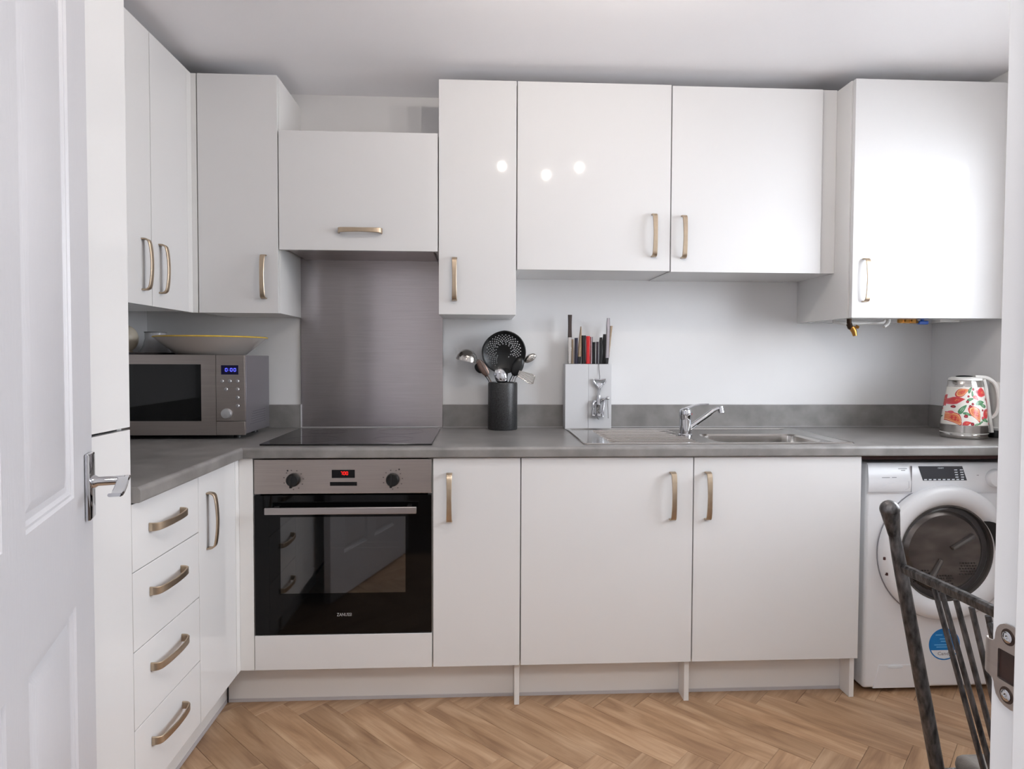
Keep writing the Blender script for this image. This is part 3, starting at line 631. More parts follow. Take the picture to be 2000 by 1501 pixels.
b = bm_(); pts = [(2.9795, .8255), (3.1430, .8250), (3.1575, .7745), (2.9945, .7745)]
f0 = [b.verts.new((x, fz(z) - .0012, z)) for x, z in pts]; f1 = [b.verts.new((x, fz(z) + .002, z)) for x, z in pts]; b.faces.new(f0)
for i in range(4): b.faces.new((f0[i], f0[(i + 1) % 4], f1[(i + 1) % 4], f1[i]))
dp = P('display', b, mat('display_black', (58, 60, 66), .2), wm, smooth=False)
b = text_bm('CANDY', .0065, Mtext(3.062, fz(.8185) - .0016, .8185)); P('lettering', b, WHITES, dp, smooth=False)
b = bm_()
for r_ in range(4):
    for c_ in range(2): x = 3.112 + c_ * .021 + r_ * .001; z = .8120 - r_ * .0085; box(b, x, x + .011, fz(z) - .0018, fz(z) - .0012, z - .0018, z + .0015)
for k in range(9): x = 2.998 + k * .0172; box(b, x, x + .010, fz(.778) - .0018, fz(.778) - .0012, .7762, .7800)
P('display_marks', b, WHITES, dp, smooth=False)
b = bm_()   # detergent drawer recess: shallow scoop shown as inset curved pocket
n = 14; rim = []; 
for k in range(n + 1): t_ = k / n; rim.append((2.8130 + .1290 * t_, .7480 + .0245 * math.sin(t_ * PI / 2)))
rim += [(2.9440, .7480), (2.9300, .7420), (2.87, .7430)]
ctr = (2.905, .757); v0 = [b.verts.new((x, fz(z) - .0010, z)) for x, z in rim]; v1 = [b.verts.new((ctr[0] + (x - ctr[0]) * .80, fz(z) + .016, ctr[1] + (z - ctr[1]) * .74)) for x, z in rim]
for i in range(len(rim)): j = (i + 1) % len(rim); b.faces.new((v0[i], v0[j], v1[j], v1[i]))
b.faces.new(v1)
P('drawer_grip', b, mat('shaded_recess', (190, 190, 196), .35), wm, ang=60)  # greyer than the enamel: the scoop's shade is put into the colour
b = bm_(); box(b, 2.9515, 2.9525, WF - .0103, WF - .001, .7320, .8270); box(b, WX0 + .001, 2.9515, fz(.7345) - .0006, fz(.7345), .7335, .7345); P('drawer_seam', b, GREYPR, wm, smooth=False)
b = bm_(); 
for x0, x1, z in ((2.843, 2.872, .7860), (2.880, 2.897, .7863), (2.905, 2.938, .8170), (2.915, 2.930, .8110), (3.196, 3.204, .7925)): box(b, x0, x1, fz(z) - .0004, fz(z), z - .0011, z + .0011)
P('print_marks', b, GREYPR, wm, smooth=False)['kind'] = 'stuff'
b = bm_(); lathe(b, [(.034, 0), (.033, .012), (.028, .018)], seg=32, M=Mface(3.262, fz(.780), .782)); P('programme_dial', b, WPLAS, wm)
# porthole door
wc = (3.0800, .5140); Mo = Mface(wc[0], WF - .0005, wc[1])
b = bm_(); lathe(b, [(.2440, .0), (.2440, .020), (.2400, .030), (.2250, .037), (.2050, .039), (.1880, .034), (.1740, .022), (.1700, .010), (.1700, .0)], seg=72, M=Mo, capb=False, capt=False)
wd = P('porthole_door', b, WPLAS, wm, ang=50)
b = bm_(); lathe(b, [(.2470, 0), (.2470, .003), (.2442, .003), (.2442, 0)], seg=72, M=Mo, capb=False, capt=False); P('door_gasket_line', b, GREYPR, wd)
b = bm_(); lathe(b, [(.1745, .0225), (.1690, .0230), (.1660, .016), (.1660, .004)], seg=64, M=Mo, capb=False, capt=False); P('glass_surround', b, mat('dark_grey_ring', (72, 68, 66), .35), wd)
b = bm_(); pr = []
for k in range(10): a = k / 9 * PI / 2; pr.append((.1655 * math.cos(a) + .0005, .0180 + .016 * math.sin(a)))
lathe(b, pr, seg=56, M=Mo, capb=False, capt=True); P('glass_bowl', b, WASHPANE, wd)
b = bm_(); lathe(b, [(.1690, .0002), (.1500, .0030), (.1480, .0008)], seg=56, M=Mo, capb=False, capt=False); P('door_seal', b, RUBBER, wd)
b = bm_(); lathe(b, [(.1480, .0010), (.1350, .0110), (.0010, .0120)], seg=48, M=Mo, capb=False, capt=True); dr = P('drum', b, mat('drum_dark_steel', (142, 134, 130), .26, .95, vary=.55, vscale=9, vvec=(1, 1, 2.4), bump=.5, bscale=12), wd)
b = bm_()
for gx, gz in ((-.088, -.085), (.0, -.105), (.085, -.06)):
    for i in range(6):
        for j in range(5):
            x = wc[0] + gx + (i - 2.5) * .0105 + (j % 2) * .005; z = wc[1] + gz + (j - 2) * .0100
            lathe(b, [(.0028, 0), (.0024, .0006)], seg=8, M=Mface(x, WF - .0132, z))
hh = P('drum_holes', b, DARK, wd, smooth=False); hh['kind'] = 'stuff'
for a, r_ in ((-118, .062), (30, .05)):
    b = bm_(); ca, sa = math.cos(math.radians(a)), math.sin(math.radians(a)); 
    tube(b, [(wc[0] + ca * .03, WF - .016, wc[1] + sa * .03), (wc[0] + ca * .12, WF - .015, wc[1] + sa * .12)], [.007, .011], 8); P('drum_paddle', b, DRUM, wd)
b = bm_(); aa = [math.radians(a) for a in range(4, 48, 4)]; inn = [(wc[0] + .1700 * math.cos(a), wc[1] + .1700 * math.sin(a)) for a in aa]; out = [(wc[0] + (.1720 + .040 * math.sin((a - aa[0]) / (aa[-1] - aa[0]) * PI)) * math.cos(a), wc[1] + (.1720 + .040 * math.sin((a - aa[0]) / (aa[-1] - aa[0]) * PI)) * math.sin(a)) for a in aa]
va = [b.verts.new((x, WF - .0355, z)) for x, z in inn]; vb = [b.verts.new((x, WF - .0405, z)) for x, z in out]
for i in range(len(aa) - 1): b.faces.new((va[i], va[i + 1], vb[i + 1], vb[i]))
P('door_grip', b, BLACKP, wd)
for z in (.5010, .4450):
    b = bm_(); xx = wc[0] - math.sqrt(.2405 ** 2 - (z - wc[1]) ** 2); box(b, xx + .000, xx + .0075, WF - .0335, WF - .024, z - .0055, z + .0055, .001); P('hinge_cap', b, mat('dark_red_slot', (60, 24, 22), .5), wd)
# filter flap
b = bm_(); ff = [(2.8290, .0170), (2.8520, .1010), (2.9760, .0995), (2.9990, .0170)]; f0 = [b.verts.new((x, WF - .0022, z)) for x, z in ff]; f1 = [b.verts.new((x, WF + .001, z)) for x, z in ff]; b.faces.new(f0)
for i in range(4): b.faces.new((f0[i], f0[(i + 1) % 4], f1[(i + 1) % 4], f1[i]))
fp = P('filter_flap', b, WPLAS, wm, smooth=False)
b = bm_(); ell(b, (2.9120, WF - .0025, .0945), (.030, .0012, .0070)); P('flap_grip', b, WHITES, fp)
# sticker
st = (3.0960, .1730); b = bm_(); lathe(b, [(.0585, 0), (.0585, .0004)], seg=48, M=Mface(st[0], WF - .0003, st[1])); sk = P('sticker', b, BLUES, wm)
b = bm_(); cp_ = [(-.0500, -.0215), (.0500, -.0215), (.044, -.0320), (.033, -.0435), (.018, -.0510), (0, -.0540), (-.018, -.0510), (-.033, -.0435), (-.044, -.0320)]
b.faces.new([b.verts.new((st[0] + x, WF - .0009, st[1] + z)) for x, z in cp_]); P('sticker_band', b, WHITES, sk, smooth=False)
b = text_bm('Candy', .0200, Mtext(st[0], WF - .0012, st[1] - .0345), font_scale=(1, .9)); P('lettering', b, GREYPR, sk, smooth=False)
b = bm_()
for x0, x1, z in ((-.034, -.008, .0345), (.006, .034, .0345), (-.018, .016, .020), (-.014, .018, .011), (-.038, .030, -.002), (-.030, .022, -.010)): box(b, st[0] + x0, st[0] + x1, WF - .0010, WF - .0007, st[1] + z - .0016, st[1] + z + .0016)
P('sticker_print', b, mat('pale_blue_print', (110, 186, 232), .4), sk, smooth=False)

# --- sink
sk_ = thing('kitchen_sink', 'stainless steel inset sink with draining board at the left and a bowl at the right', 'sink', (2.25, -.33, .908))
KX0, KX1, KY0, KY1 = 1.7670, 2.7420, -.5660, -.0920; zr = .9120
def rrect(x0, x1, y0, y1, r, n=5):
    p = []
    for cx, cy, a0 in ((x1 - r, y1 - r, 0), (x0 + r, y1 - r, PI / 2), (x0 + r, y0 + r, PI), (x1 - r, y0 + r, 3 * PI / 2)):
        for k in range(n + 1): a = a0 + k * PI / 2 / n; p.append((cx + r * math.cos(a), cy + r * math.sin(a)))
    return p
def bridge(bm, A, B):
    n = len(A)
    for i in range(n): bm.faces.new((A[i], A[(i + 1) % n], B[(i + 1) % n], B[i]))
b = bm_()
def ring(x0, x1, y0, y1, r, z): return [b.verts.new((x, y, z)) for x, y in rrect(x0, x1, y0, y1, r)]
r0 = ring(KX0, KX1, KY0, KY1, .012, .9084); r1 = ring(KX0, KX1, KY0, KY1, .012, .9100); r2_ = ring(KX0 + .003, KX1 - .003, KY0 + .003, KY1 - .003, .011, zr + .0008)
r3 = ring(KX0 + .014, KX1 - .014, KY0 + .014, KY1 - .014, .010, zr + .0008); r4 = ring(KX0 + .020, KX1 - .055, KY0 + .020, KY1 - .020, .010, zr - .0030)
bridge(b, r0, r1); bridge(b, r1, r2_); bridge(b, r2_, r3); bridge(b, r3, r4)
bb_ = ring(SX0, SX1, SY0, SY1, .05, zr - .0030)
eds = []
for R4 in (r4, bb_):
    for i in range(len(R4)): eds.append(b.edges.get((R4[i], R4[(i + 1) % len(R4)])) or b.edges.new((R4[i], R4[(i + 1) % len(R4)])))
bmesh.ops.triangle_fill(b, use_beauty=True, use_dissolve=False, edges=eds)
b1 = ring(SX0 + .006, SX1 - .006, SY0 + .006, SY1 - .006, .048, zr - .010); b2 = ring(SX0 + .016, SX1 - .016, SY0 + .016, SY1 - .016, .045, zr - .14); b3 = ring(SX0 + .04, SX1 - .04, SY0 + .04, SY1 - .04, .03, zr - .155)
bridge(b, bb_, b1); bridge(b, b1, b2); bridge(b, b2, b3); b.faces.new(b3)
# remove fill faces that cover the bowl opening
for f in list(b.faces):
    c_ = f.calc_center_median()
    if abs(c_.z - (zr - .003)) < .0006 and SX0 + .03 < c_.x < SX1 - .03 and SY0 + .03 < c_.y < SY1 - .03 and all(v in bb_ for v in f.verts): b.faces.remove(f)
P('basin', b, POLST, sk_, ang=25)
for k in range(10):
    y = -.530 + k * .0400; b = bm_(); tube(b, [(1.87, y, zr - .0030), (1.89, y, zr - .0014), (2.17 if y < -.36 or y > -.27 else 2.15, y, zr - .0014), (2.19 if y < -.36 or y > -.27 else 2.165, y, zr - .0030)], .0030, 8, sx=1); P('drainer_rib', b, POLST, sk_)
b = bm_(); lathe(b, [(.035, 0), (.035, .002), (.02, .003), (.001, .001)], (2.46, -.40, zr - .1545), 24, capt=True); P('waste', b, CHROME, sk_)

# --- tap
tp = thing('mixer_tap', 'chrome single-lever mixer tap rising between draining board and sink bowl', 'tap', (2.208, -.322, .9095))
tx, ty = 2.206, -.322
b = bm_(); lathe(b, [(.0270, 0), (.0270, .004), (.0235, .008), (.0225, .060), (.0225, .074), (.0235, .076), (.0235, .090), (.021, .100), (.012, .106)], (tx, ty, .9095), 28); P('body', b, CHROME, tp)
b = bm_(); strap(b, [(tx - .016, ty + .002, 1.0060), (tx + .006, ty, 1.0165), (tx + .030, ty - .002, 1.0260), (tx + .055, ty - .004, 1.0310), (tx + .088, ty - .006, 1.0330)], (0, 1, 0), [.020, .026, .020, .015, .013], .0055); P('lever', b, CHROME, tp)
b = bm_(); tube(b, [(tx + .010, ty - .004, .934), (tx + .030, ty - .006, .950), (tx + .075, ty - .009, .9830), (tx + .105, ty - .011, 1.0060), (tx + .122, ty - .012, 1.0150), (tx + .134, ty - .013, 1.0175)], [.0125, .0110, .0100, .0095, .0090, .0090], 16); s_ = P('spout', b, CHROME, tp)
b = bm_(); tube(b, [(tx + .133, ty - .013, 1.0240), (tx + .137, ty - .0135, 1.0000)], [.0105, .0125], 18); P('nozzle', b, CHROME, s_)
b = bm_(); tube(b, [(tx + .040, ty - .0125, .9515), (tx + .096, ty - .017, .9935)], .0035, 8); P('black_inlay', b, BLACKP, s_)
b = bm_(); lathe(b, [(.0035, 0), (.003, .0015)], seg=12, M=Matrix.Translation((tx + .0236, ty - .003, .9925)) @ Matrix.Rotation(PI / 2, 4, 'Y')); P('hot_marker', b, RED, tp)

# --- utensil crock and its utensils
cx, cy = 1.5010, -.0855; zc0 = .9085; zc1 = 1.1070
b = bm_(); lathe(b, [(.0600, 0), (.0620, .003), (.0620, .190), (.0610, .1965), (.0590, .1985), (.0520, .1985), (.0510, .195), (.0510, .012), (.001, .012)], (cx, cy, zc0), 48); single('utensil_crock', b, GRANITE, 'speckled black granite crock full of cooking utensils on the worktop', 'utensil holder', (cx, cy, zc0), ang=40)
def ut(name, label, loc): return thing(name, label, 'utensil', loc, 'utensils in the granite crock')
u = ut('soup_ladle', 'steel ladle leaning left out of the crock with its cup turned down', (1.46, -.09, zc0 + .02))
b = bm_(); Ml = Matrix.Translation((1.3480, -.095, 1.1960)) @ Matrix.Rotation(math.radians(12), 4, 'Y')
pr = [(.0455 * math.cos(a * PI / 2 / 10), .050 * math.sin(a * PI / 2 / 10)) for a in range(10)] + [(.001, .050)]; lathe(b, pr + [(.001, .0480)] + [(max(.001, x - .0015), z - .0015) for x, z in pr[-2::-1]], seg=32, M=Ml, capb=False, capt=False); P('cup', b, POLST, u)
b = bm_(); strap(b, [(1.3900, -.095, 1.192), (1.4020, -.095, 1.2030), (1.4120, -.093, 1.190), (1.452, -.090, 1.112), (1.488, -.088, 1.03)], (0, 1, 0), [.012, .012, .010, .009, .009], .003); P('handle', b, POLST, u)
u = ut('perforated_skimmer', 'large round black perforated skimmer standing up in the crock', (1.50, -.08, zc0 + .02))
# disc built as a grid with real holes
b = bm_(); sx_, sz_ = .0905, .0880; sc = (1.5060, -.0700, 1.2330); NR, NA = 16, 72
def skp(r, a):
    x = r * sx_ * math.cos(a); z = r * sz_ * math.sin(a); 
    if z > 0: z *= 1.0 - .10 * max(0, -math.cos(a)) ; 
    return Vector((sc[0] + x, sc[1] + .026 * (1 - r * r) * 1.0 - z * .12, sc[2] + z))
def yat(x, z):
    r2s = ((x - sc[0]) / sx_) ** 2 + ((z - sc[2]) / sz_) ** 2
    return sc[1] + .026 * (1 - min(1, r2s)) - (z - sc[2]) * .12
G = 120; gx = [sc[0] - sx_ + 2 * sx_ * i / G for i in range(G + 1)]; gz = [sc[2] - sz_ + 2 * sz_ * i / G for i in range(G + 1)]; vv = {}
holes = []
for rr in range(7):
    for q in range(30):
        a = 2 * PI * (q + .5 * (rr % 2)) / 30; rad = .36 + .0720 * rr * 1.0
        if rad < .5 and q % 2: continue
        if rad > .80: continue
        hx = sc[0] + (rad * math.cos(a)) * sx_ ; hz_ = sc[2] + .004 + rad * math.sin(a) * sz_
        if hz_ < sc[2] - .020 and hx > sc[0] - .028: continue
        holes.append((hx, hz_))
hs = {}
for hx, hz_ in holes: hs.setdefault((int(hx / .01), int(hz_ / .01)), []).append((hx, hz_))
def hole(x, z):
    for i in (-1, 0, 1):
        for j in (-1, 0, 1):
            for h in hs.get((int(x / .01) + i, int(z / .01) + j), ()):
                if (h[0] - x) ** 2 + (h[1] - z) ** 2 < .0023 ** 2: return True
    return False
def gv(i, j):
    if (i, j) not in vv:
        x, z = gx[i], gz[j]; r_ = math.hypot((x - sc[0]) / sx_, (z - sc[2]) / sz_)
        if r_ > 1: x = sc[0] + (x - sc[0]) / r_; z = sc[2] + (z - sc[2]) / r_
        vv[(i, j)] = b.verts.new((x, yat(x, z), z))
    return vv[(i, j)]
for i in range(G):
    for j in range(G):
        x = (gx[i] + gx[i + 1]) / 2; z = (gz[j] + gz[j + 1]) / 2
        if math.hypot((x - sc[0]) / sx_, (z - sc[2]) / sz_) < 1.0 and not hole(x, z): b.faces.new((gv(i, j), gv(i + 1, j), gv(i + 1, j + 1), gv(i, j + 1)))
P('perforated_disc', b, BLACKP, u)
b = bm_(); tube(b, [Vector(skp(1, 2 * PI * k / 60)) for k in range(61)], .0035, 8); P('rim', b, BLACKP, u)
b = bm_(); strap(b, [(1.5060, -.0800, 1.165), (1.5080, -.0780, 1.13), (1.5100, -.0850, 1.04)], (1, 0, 0), [.040, .026, .022], .006); P('handle', b, BLACKP, u)
def spoon(name, label, c, r, tilt, mt, hpts, hw=.010, loc=None, ry=0, hm=None):
    u = ut(name, label, loc or (hpts[-1][0], hpts[-1][1], hpts[-1][2])); b = bm_()
    pr = [(math.cos(a * PI / 2 / 8), -math.sin(a * PI / 2 / 8)) for a in range(9)]; pr[-1] = (.01, -1)
    lathe(b, pr + [(max(.01, x - .06), z + .10) for x, z in pr[::-1]], seg=28, capb=False, capt=False)
    M_ = Matrix.Translation(c) @ Matrix.Rotation(math.radians(tilt), 4, 'Y') @ Matrix.Rotation(math.radians(ry), 4, 'Z') @ Matrix(((r[0], 0, 0, 0), (0, 0, r[2] * -1, 0), (0, r[1], 0, 0), (0, 0, 0, 1)))
    b.transform(M_); P('bowl', b, mt, u)
    b = bm_(); strap(b, hpts, (0, 1, 0) if abs(hpts[0][0] - hpts[-1][0]) > .03 else (1, 0, 0), hw, .0035); P('handle', b, hm or mt, u); return u
spoon('serving_spoon', 'bright steel serving spoon at the front of the crock, bowl just above its rim', (1.4905, -.1220, 1.1330), (.0260, .0370, -.012), -22, CHROME, [(1.4980, -.125, 1.112), (1.5030, -.118, 1.09), (1.5050, -.105, 1.00)])
spoon('black_spoon', 'black nylon spoon leaning right in front of the skimmer', (1.5620, -.1000, 1.1720), (.0240, .0420, -.010), 24, BLACKP, [(1.5480, -.1000, 1.150), (1.5300, -.0980, 1.115), (1.5150, -.095, 1.02)], .020)
spoon('long_steel_spoon', 'steel spoon leaning far right behind the slotted turner', (1.6200, -.0300, 1.2080), (.0160, .0300, -.009), 58, POLST, [(1.5980, -.0310, 1.190), (1.5600, -.036, 1.150), (1.5200, -.050, 1.06)], .010)
spoon('brown_spatula', 'brownish steel-edged spatula leaning left behind the ladle handle', (1.4170, -.0650, 1.1660), (.0180, .0420, -.006), -32, mat('aged_steel', (128, 108, 100), .35, .9), [(1.4330, -.0650, 1.140), (1.4550, -.068, 1.100), (1.4800, -.075, 1.02)], .014)
spoon('black_edged_spoon', 'small dark spoon low at the left of the crock behind the ladle', (1.4020, -.0500, 1.1640), (.0170, .0240, -.008), -40, BLACKP, [(1.4140, -.0500, 1.148), (1.4400, -.055, 1.115), (1.470, -.065, 1.04)], .010)
u = ut('slotted_turner', 'steel slotted turner hanging out over the right rim of the crock', (1.53, -.11, zc0 + .03)); b = bm_()
Mt = Matrix.Translation((1.5950, -.1300, 1.1300)) @ Matrix.Rotation(math.radians(20), 4, 'Y') @ Matrix.Rotation(math.radians(-35), 4, 'X')
out_ = [(-.034, 0, -.010), (.026, 0, -.024), (.036, 0, -.018), (.036, 0, .018), (.026, 0, .024), (-.034, 0, .018), (-.034, 0, -.010)]; tube(b, [Mt @ Vector(p) for p in out_], .0020, 8)
for k in range(6): z = -.0150 + k * .0068; tube(b, [Mt @ Vector((-.034, 0, z * .7)), Mt @ Vector((.034, 0, z))], .0017, 6)
P('slotted_blade', b, POLST, u); b = bm_(); strap(b, [(1.566, -.130, 1.140), (1.552, -.124, 1.125), (1.530, -.108, 1.03)], (0, 1, 0), [.016, .010, .010], .003); P('handle', b, POLST, u)

# --- knife block and knives
kx0, kx1 = 1.7655, 1.9635; b = bm_(); kf = -.0885
kb = thing('knife_block', 'tall pale grey knife block packed with knives behind the draining board', 'knife block', (1.8645, -.055, .9085))
box(b, kx0, 1.8640, kf, -.0200, .9085, 1.1840, .0012); P('block_half', b, BLOCKW, kb); b = bm_(); box(b, 1.8645, kx1, kf, -.0200, .9085, 1.1840, .0012); P('block_half', b, BLOCKW, kb)
b = bm_(); box(b, kx0 + .006, kx1 - .010, kf + .006, -.026, 1.1842, 1.1850); P('slot_insert', b, DARK, kb)
def knife(label, x, y, z1, w, mt, lean=0, taper=1.0, bolster=None, tip='flat', lower=None):
    t = thing('kitchen_knife', label, 'knife', (x, y, 1.1853), 'knives standing in the pale block'); b = bm_(); z0 = 1.1853; L_ = z1 - z0; ho = z0
    if lower: 
        b2 = bm_(); strap(b2, [(x - lean * .5, y, z0 + .0002), (x, y, z0 + lower)], (1, 0, 0), [w * .8, w * .9], .006); P('bolster', b2, POLST if bolster is None else bolster, t); ho = z0 + lower
    n = 7; pts = []; ww = []
    for k in range(n):
        f = k / (n - 1); pts.append((x + lean * (ho - z0 + f * (z1 - ho)) / L_, y, ho + f * (z1 - ho) + (.0003 if lower else 0)))
        s = 1 - .12 * math.sin(f * PI)
        if tip == 'point': s *= (1 - .75 * max(0, f - .45) / .55)
        if tip == 'round' and f > .9: s *= .7
        ww.append(w * s)
    strap(b, pts, (1, 0, 0), ww, .012); P('handle', b, mt, t)
    if bolster is not None and not lower:
        b3 = bm_(); strap(b3, [pts[-1], (pts[-1][0], y, z1 + .010)], (1, 0, 0), [w * 1.0, w * .9], .014); P('end_cap', b3, bolster, t)
    return t
BLK = mat('black_knife_handle', (26, 24, 26), 0.35); STH = mat('steel_knife_handle', (176, 170, 174), 0.22, 1.0); DBR = mat('dark_brown_handle', (60, 48, 44), .4)
knife('tallest dark-handled knife with a steel cap at the left end of the block', 1.7880, -.060, 1.3930, .0175, DBR, bolster=POLST, lower=.112)
knife('short horn-coloured handle tucked behind the tallest knife at the left of the block', 1.8000, -.044, 1.2900, .0120, WOODH)
knife('dark blue handle third from the left in the knife block', 1.8145, -.066, 1.2950, .0140, NAVY)
knife('pointed horn-coloured handle beside the dark blue one in the knife block', 1.8310, -.055, 1.3440, .0165, WOODH, lean=.005, tip='point', lower=.03, bolster=BLK)
knife('black handle directly left of the red one in the knife block', 1.8480, -.060, 1.3060, .0170, BLK)
knife('bright red handled knife in the middle of the block', 1.8650, -.066, 1.3030, .0165, RED)
knife('slim steel handle directly right of the red one in the knife block', 1.8810, -.060, 1.3000, .0110, STH)
knife('short black handle right of the slim steel one in the knife block', 1.8925, -.058, 1.2780, .0120, BLK)
knife('short grey handle with a steel stripe above the corkscrew string', 1.9060, -.066, 1.2790, .0110, mat('gunmetal_handle', (70, 66, 72), .3, .7))
knife('black round-topped handle right of the short ones in the knife block', 1.9220, -.060, 1.2980, .0150, BLK, tip='round')
knife('black handle leaning against the tall steel knife in the block', 1.9380, -.056, 1.3120, .0160, BLK, tip='round')
knife('tall curved steel handle at the right of the knife block', 1.9470, -.070, 1.3800, .0170, STH, lean=.004, tip='round', lower=.025, bolster=BLK)
knife('tall horn-coloured handle leaning right at the end of the knife block', 1.9535, -.042, 1.3480, .0120, WOODH, lean=.016, lower=.03, bolster=BLK)

# --- corkscrew on a string
yc = -.0975; ck = thing('corkscrew', 'chrome winged corkscrew hanging on a cord down the front of the knife block', 'corkscrew', (1.909, yc, .975))
b = bm_(); tube(b, [(1.9075, kf + .004, 1.1862), (1.9080, kf - .0018, 1.1850), (1.9090, kf - .0030, 1.160), (1.9110, yc, 1.128), (1.9100, yc, 1.1195)], .0010, 6); P('cord', b, DKPR, ck)
b = bm_(); tube(b, [(1.9090, yc, 1.0820), (1.8960, yc, 1.0960), (1.8850, yc, 1.1130), (1.8870, yc, 1.1205), (1.9000, yc, 1.1180), (1.9100, yc, 1.1160), (1.9220, yc, 1.1185), (1.9340, yc, 1.1205), (1.9350, yc, 1.1110), (1.9220, yc, 1.0950), (1.9120, yc, 1.0820)], .0042, 10)
box(b, 1.899, 1.921, yc - .002, yc + .002, 1.088, 1.104, .001); P('opener_handle', b, CHROME, ck)
b = bm_(); tube(b, [(1.9105, yc, 1.084), (1.9080, yc, 1.068), (1.9070, yc, 1.040)], [.006, .0045, .0065], 12); P('shaft', b, CHROME, ck)
b = bm_(); tube(b, [(1.9070, yc, 1.052), (1.9070, yc, 1.020), (1.9050, yc, 1.012)], [.0085, .0110, .0100], 14)
for sx2 in (-.012, .012): tube(b, [(1.905 + sx2 * .8, yc, 1.018), (1.905 + sx2, yc - .001, .978)], .0030, 8)
lathe(b, [(.0165, 0), (.0165, .010), (.0135, .012)], (1.905, yc - .0085, .9660), 20); P('frame', b, CHROME, ck)
b = bm_(); pts = [(1.905 + .0042 * math.cos(k * .9), yc + .0042 * math.sin(k * .9), 1.010 - k * .0022) for k in range(28)]; tube(b, pts, .0015, 6); P('worm', b, POLST, ck)
for sgn, tipx in ((-1, 1.8830), (1, 1.9350)):
    b = bm_(); x_ = 1.905 + sgn * .012; tube(b, [(x_, yc - .004, 1.030), (x_ + sgn * .012, yc - .006, 1.0180 if sgn < 0 else 1.036), (tipx, yc - .006, .9930 if sgn < 0 else 1.0380)], [.0050, .0045, .0040], 10)
    if sgn > 0: ell(b, (1.9440, yc - .006, 1.0400), (.0085, .0060, .0075)); tube(b, [(1.932, yc - .004, 1.034), (1.926, yc - .004, 1.0), (1.924, yc - .004, .962)], .0048, 10); tube(b, [(1.944, yc - .004, 1.030), (1.948, yc - .003, .955)], .0016, 6)
    else: tube(b, [(1.886, yc - .004, 1.030), (1.881, yc - .004, .985), (1.883, yc - .004, .966)], [.005, .004, .005], 10); tube(b, [(1.880, yc - .004, .967), (1.912, yc - .008, .965)], .0060, 10)
    P('wing', b, CHROME, ck)

# --- kettle
kx, ky, kz = 3.2830, -.3880, .9085
kt = thing('electric_kettle', 'floral electric kettle with steel base and white handle near the right wall', 'kettle', (kx, ky, kz))
b = bm_(); lathe(b, [(.0760, 0), (.0780, .003), (.0780, .016), (.0770, .0185)], (kx, ky, kz), 48); P('power_base', b, POLST, kt)
b = bm_(); lathe(b, [(.0790, .0187), (.0790, .0215)], (kx, ky, kz), 48); P('base_ring', b, WPL2, kt)
b = bm_(); lathe(b, [(.0785, .0217), (.0785, .0500), (.0770, .0515)], (kx, ky, kz), 48); P('lower_band', b, POLST, kt)
def kr(z): f = (z - .0517) / (.196 - .0517); return .0770 - .0190 * f - .004 * f * (1 - f) * -1.0
me_b = bm_(); cl = me_b.loops.layers.float_color.new('Col'); NU, NV = 480, 200
def srgb(c): return Vector(lin(c)[:3])
WHT, REDc, ORG, GRN, DRD, PNK, CRM, DGR = map(srgb, ((232, 228, 220), (196, 58, 60), (214, 122, 82), (72, 128, 88), (128, 34, 50), (208, 84, 96), (238, 196, 140), (70, 104, 60)))
pais = [  # centre u (fraction of visible half: 0 left .. 1 right), centre v, size, angle, kind
    (.20, .88, .16, 30, 'o'), (.76, .86, .20, -10, 'r'), (.11, .66, .15, 20, 'r'), (.97, .66, .15, 80, 'r'), (.50, .30, .22, -60, 'o'), (.83, .34, .18, 35, 'r'), (.10, .16, .20, -50, 'o'),
    (.62, .60, .14, 10, 'g'), (.70, .52, .12, 160, 'g'), (.20, .42, .13, 60, 'g'), (.36, .68, .09, 20, 'g'), (.42, .82, .08, 100, 'g'), (.74, .14, .11, -20, 'g'), (.92, .16, .09, 40, 'g'), (.60, .08, .07, 30, 'g'),
    (.36, .93, .09, 60, 'g'), (.52, .72, .09, -40, 'r'), (.30, .30, .09, -20, 'g'), (.55, .88, .06, 0, 'd'), (.95, .48, .05, 0, 'd'), (.50, .03, .07, 20, 'g'), (.04, .33, .05, 0, 'p'), (.86, .68, .05, 0, 'd'), (.30, .06, .10, 20, 'r'), (.30, .62, .05, 0, 'd'), (.42, .56, .05, 0, 'd'), (.27, .24, .06, 0, 'd'), (.06, .48, .05, 0, 'd'), (.66, .20, .05, 0, 'p'), (.68, .40, .04, 0, 'd'), (.45, .95, .05, 0, 'd'), (.36, .50, .05, 0, 'd'), (.40, .04, .06, 0, 'd'), (.88, .04, .05, 0, 'p'), (.32, .76, .04, 0, 'd')]
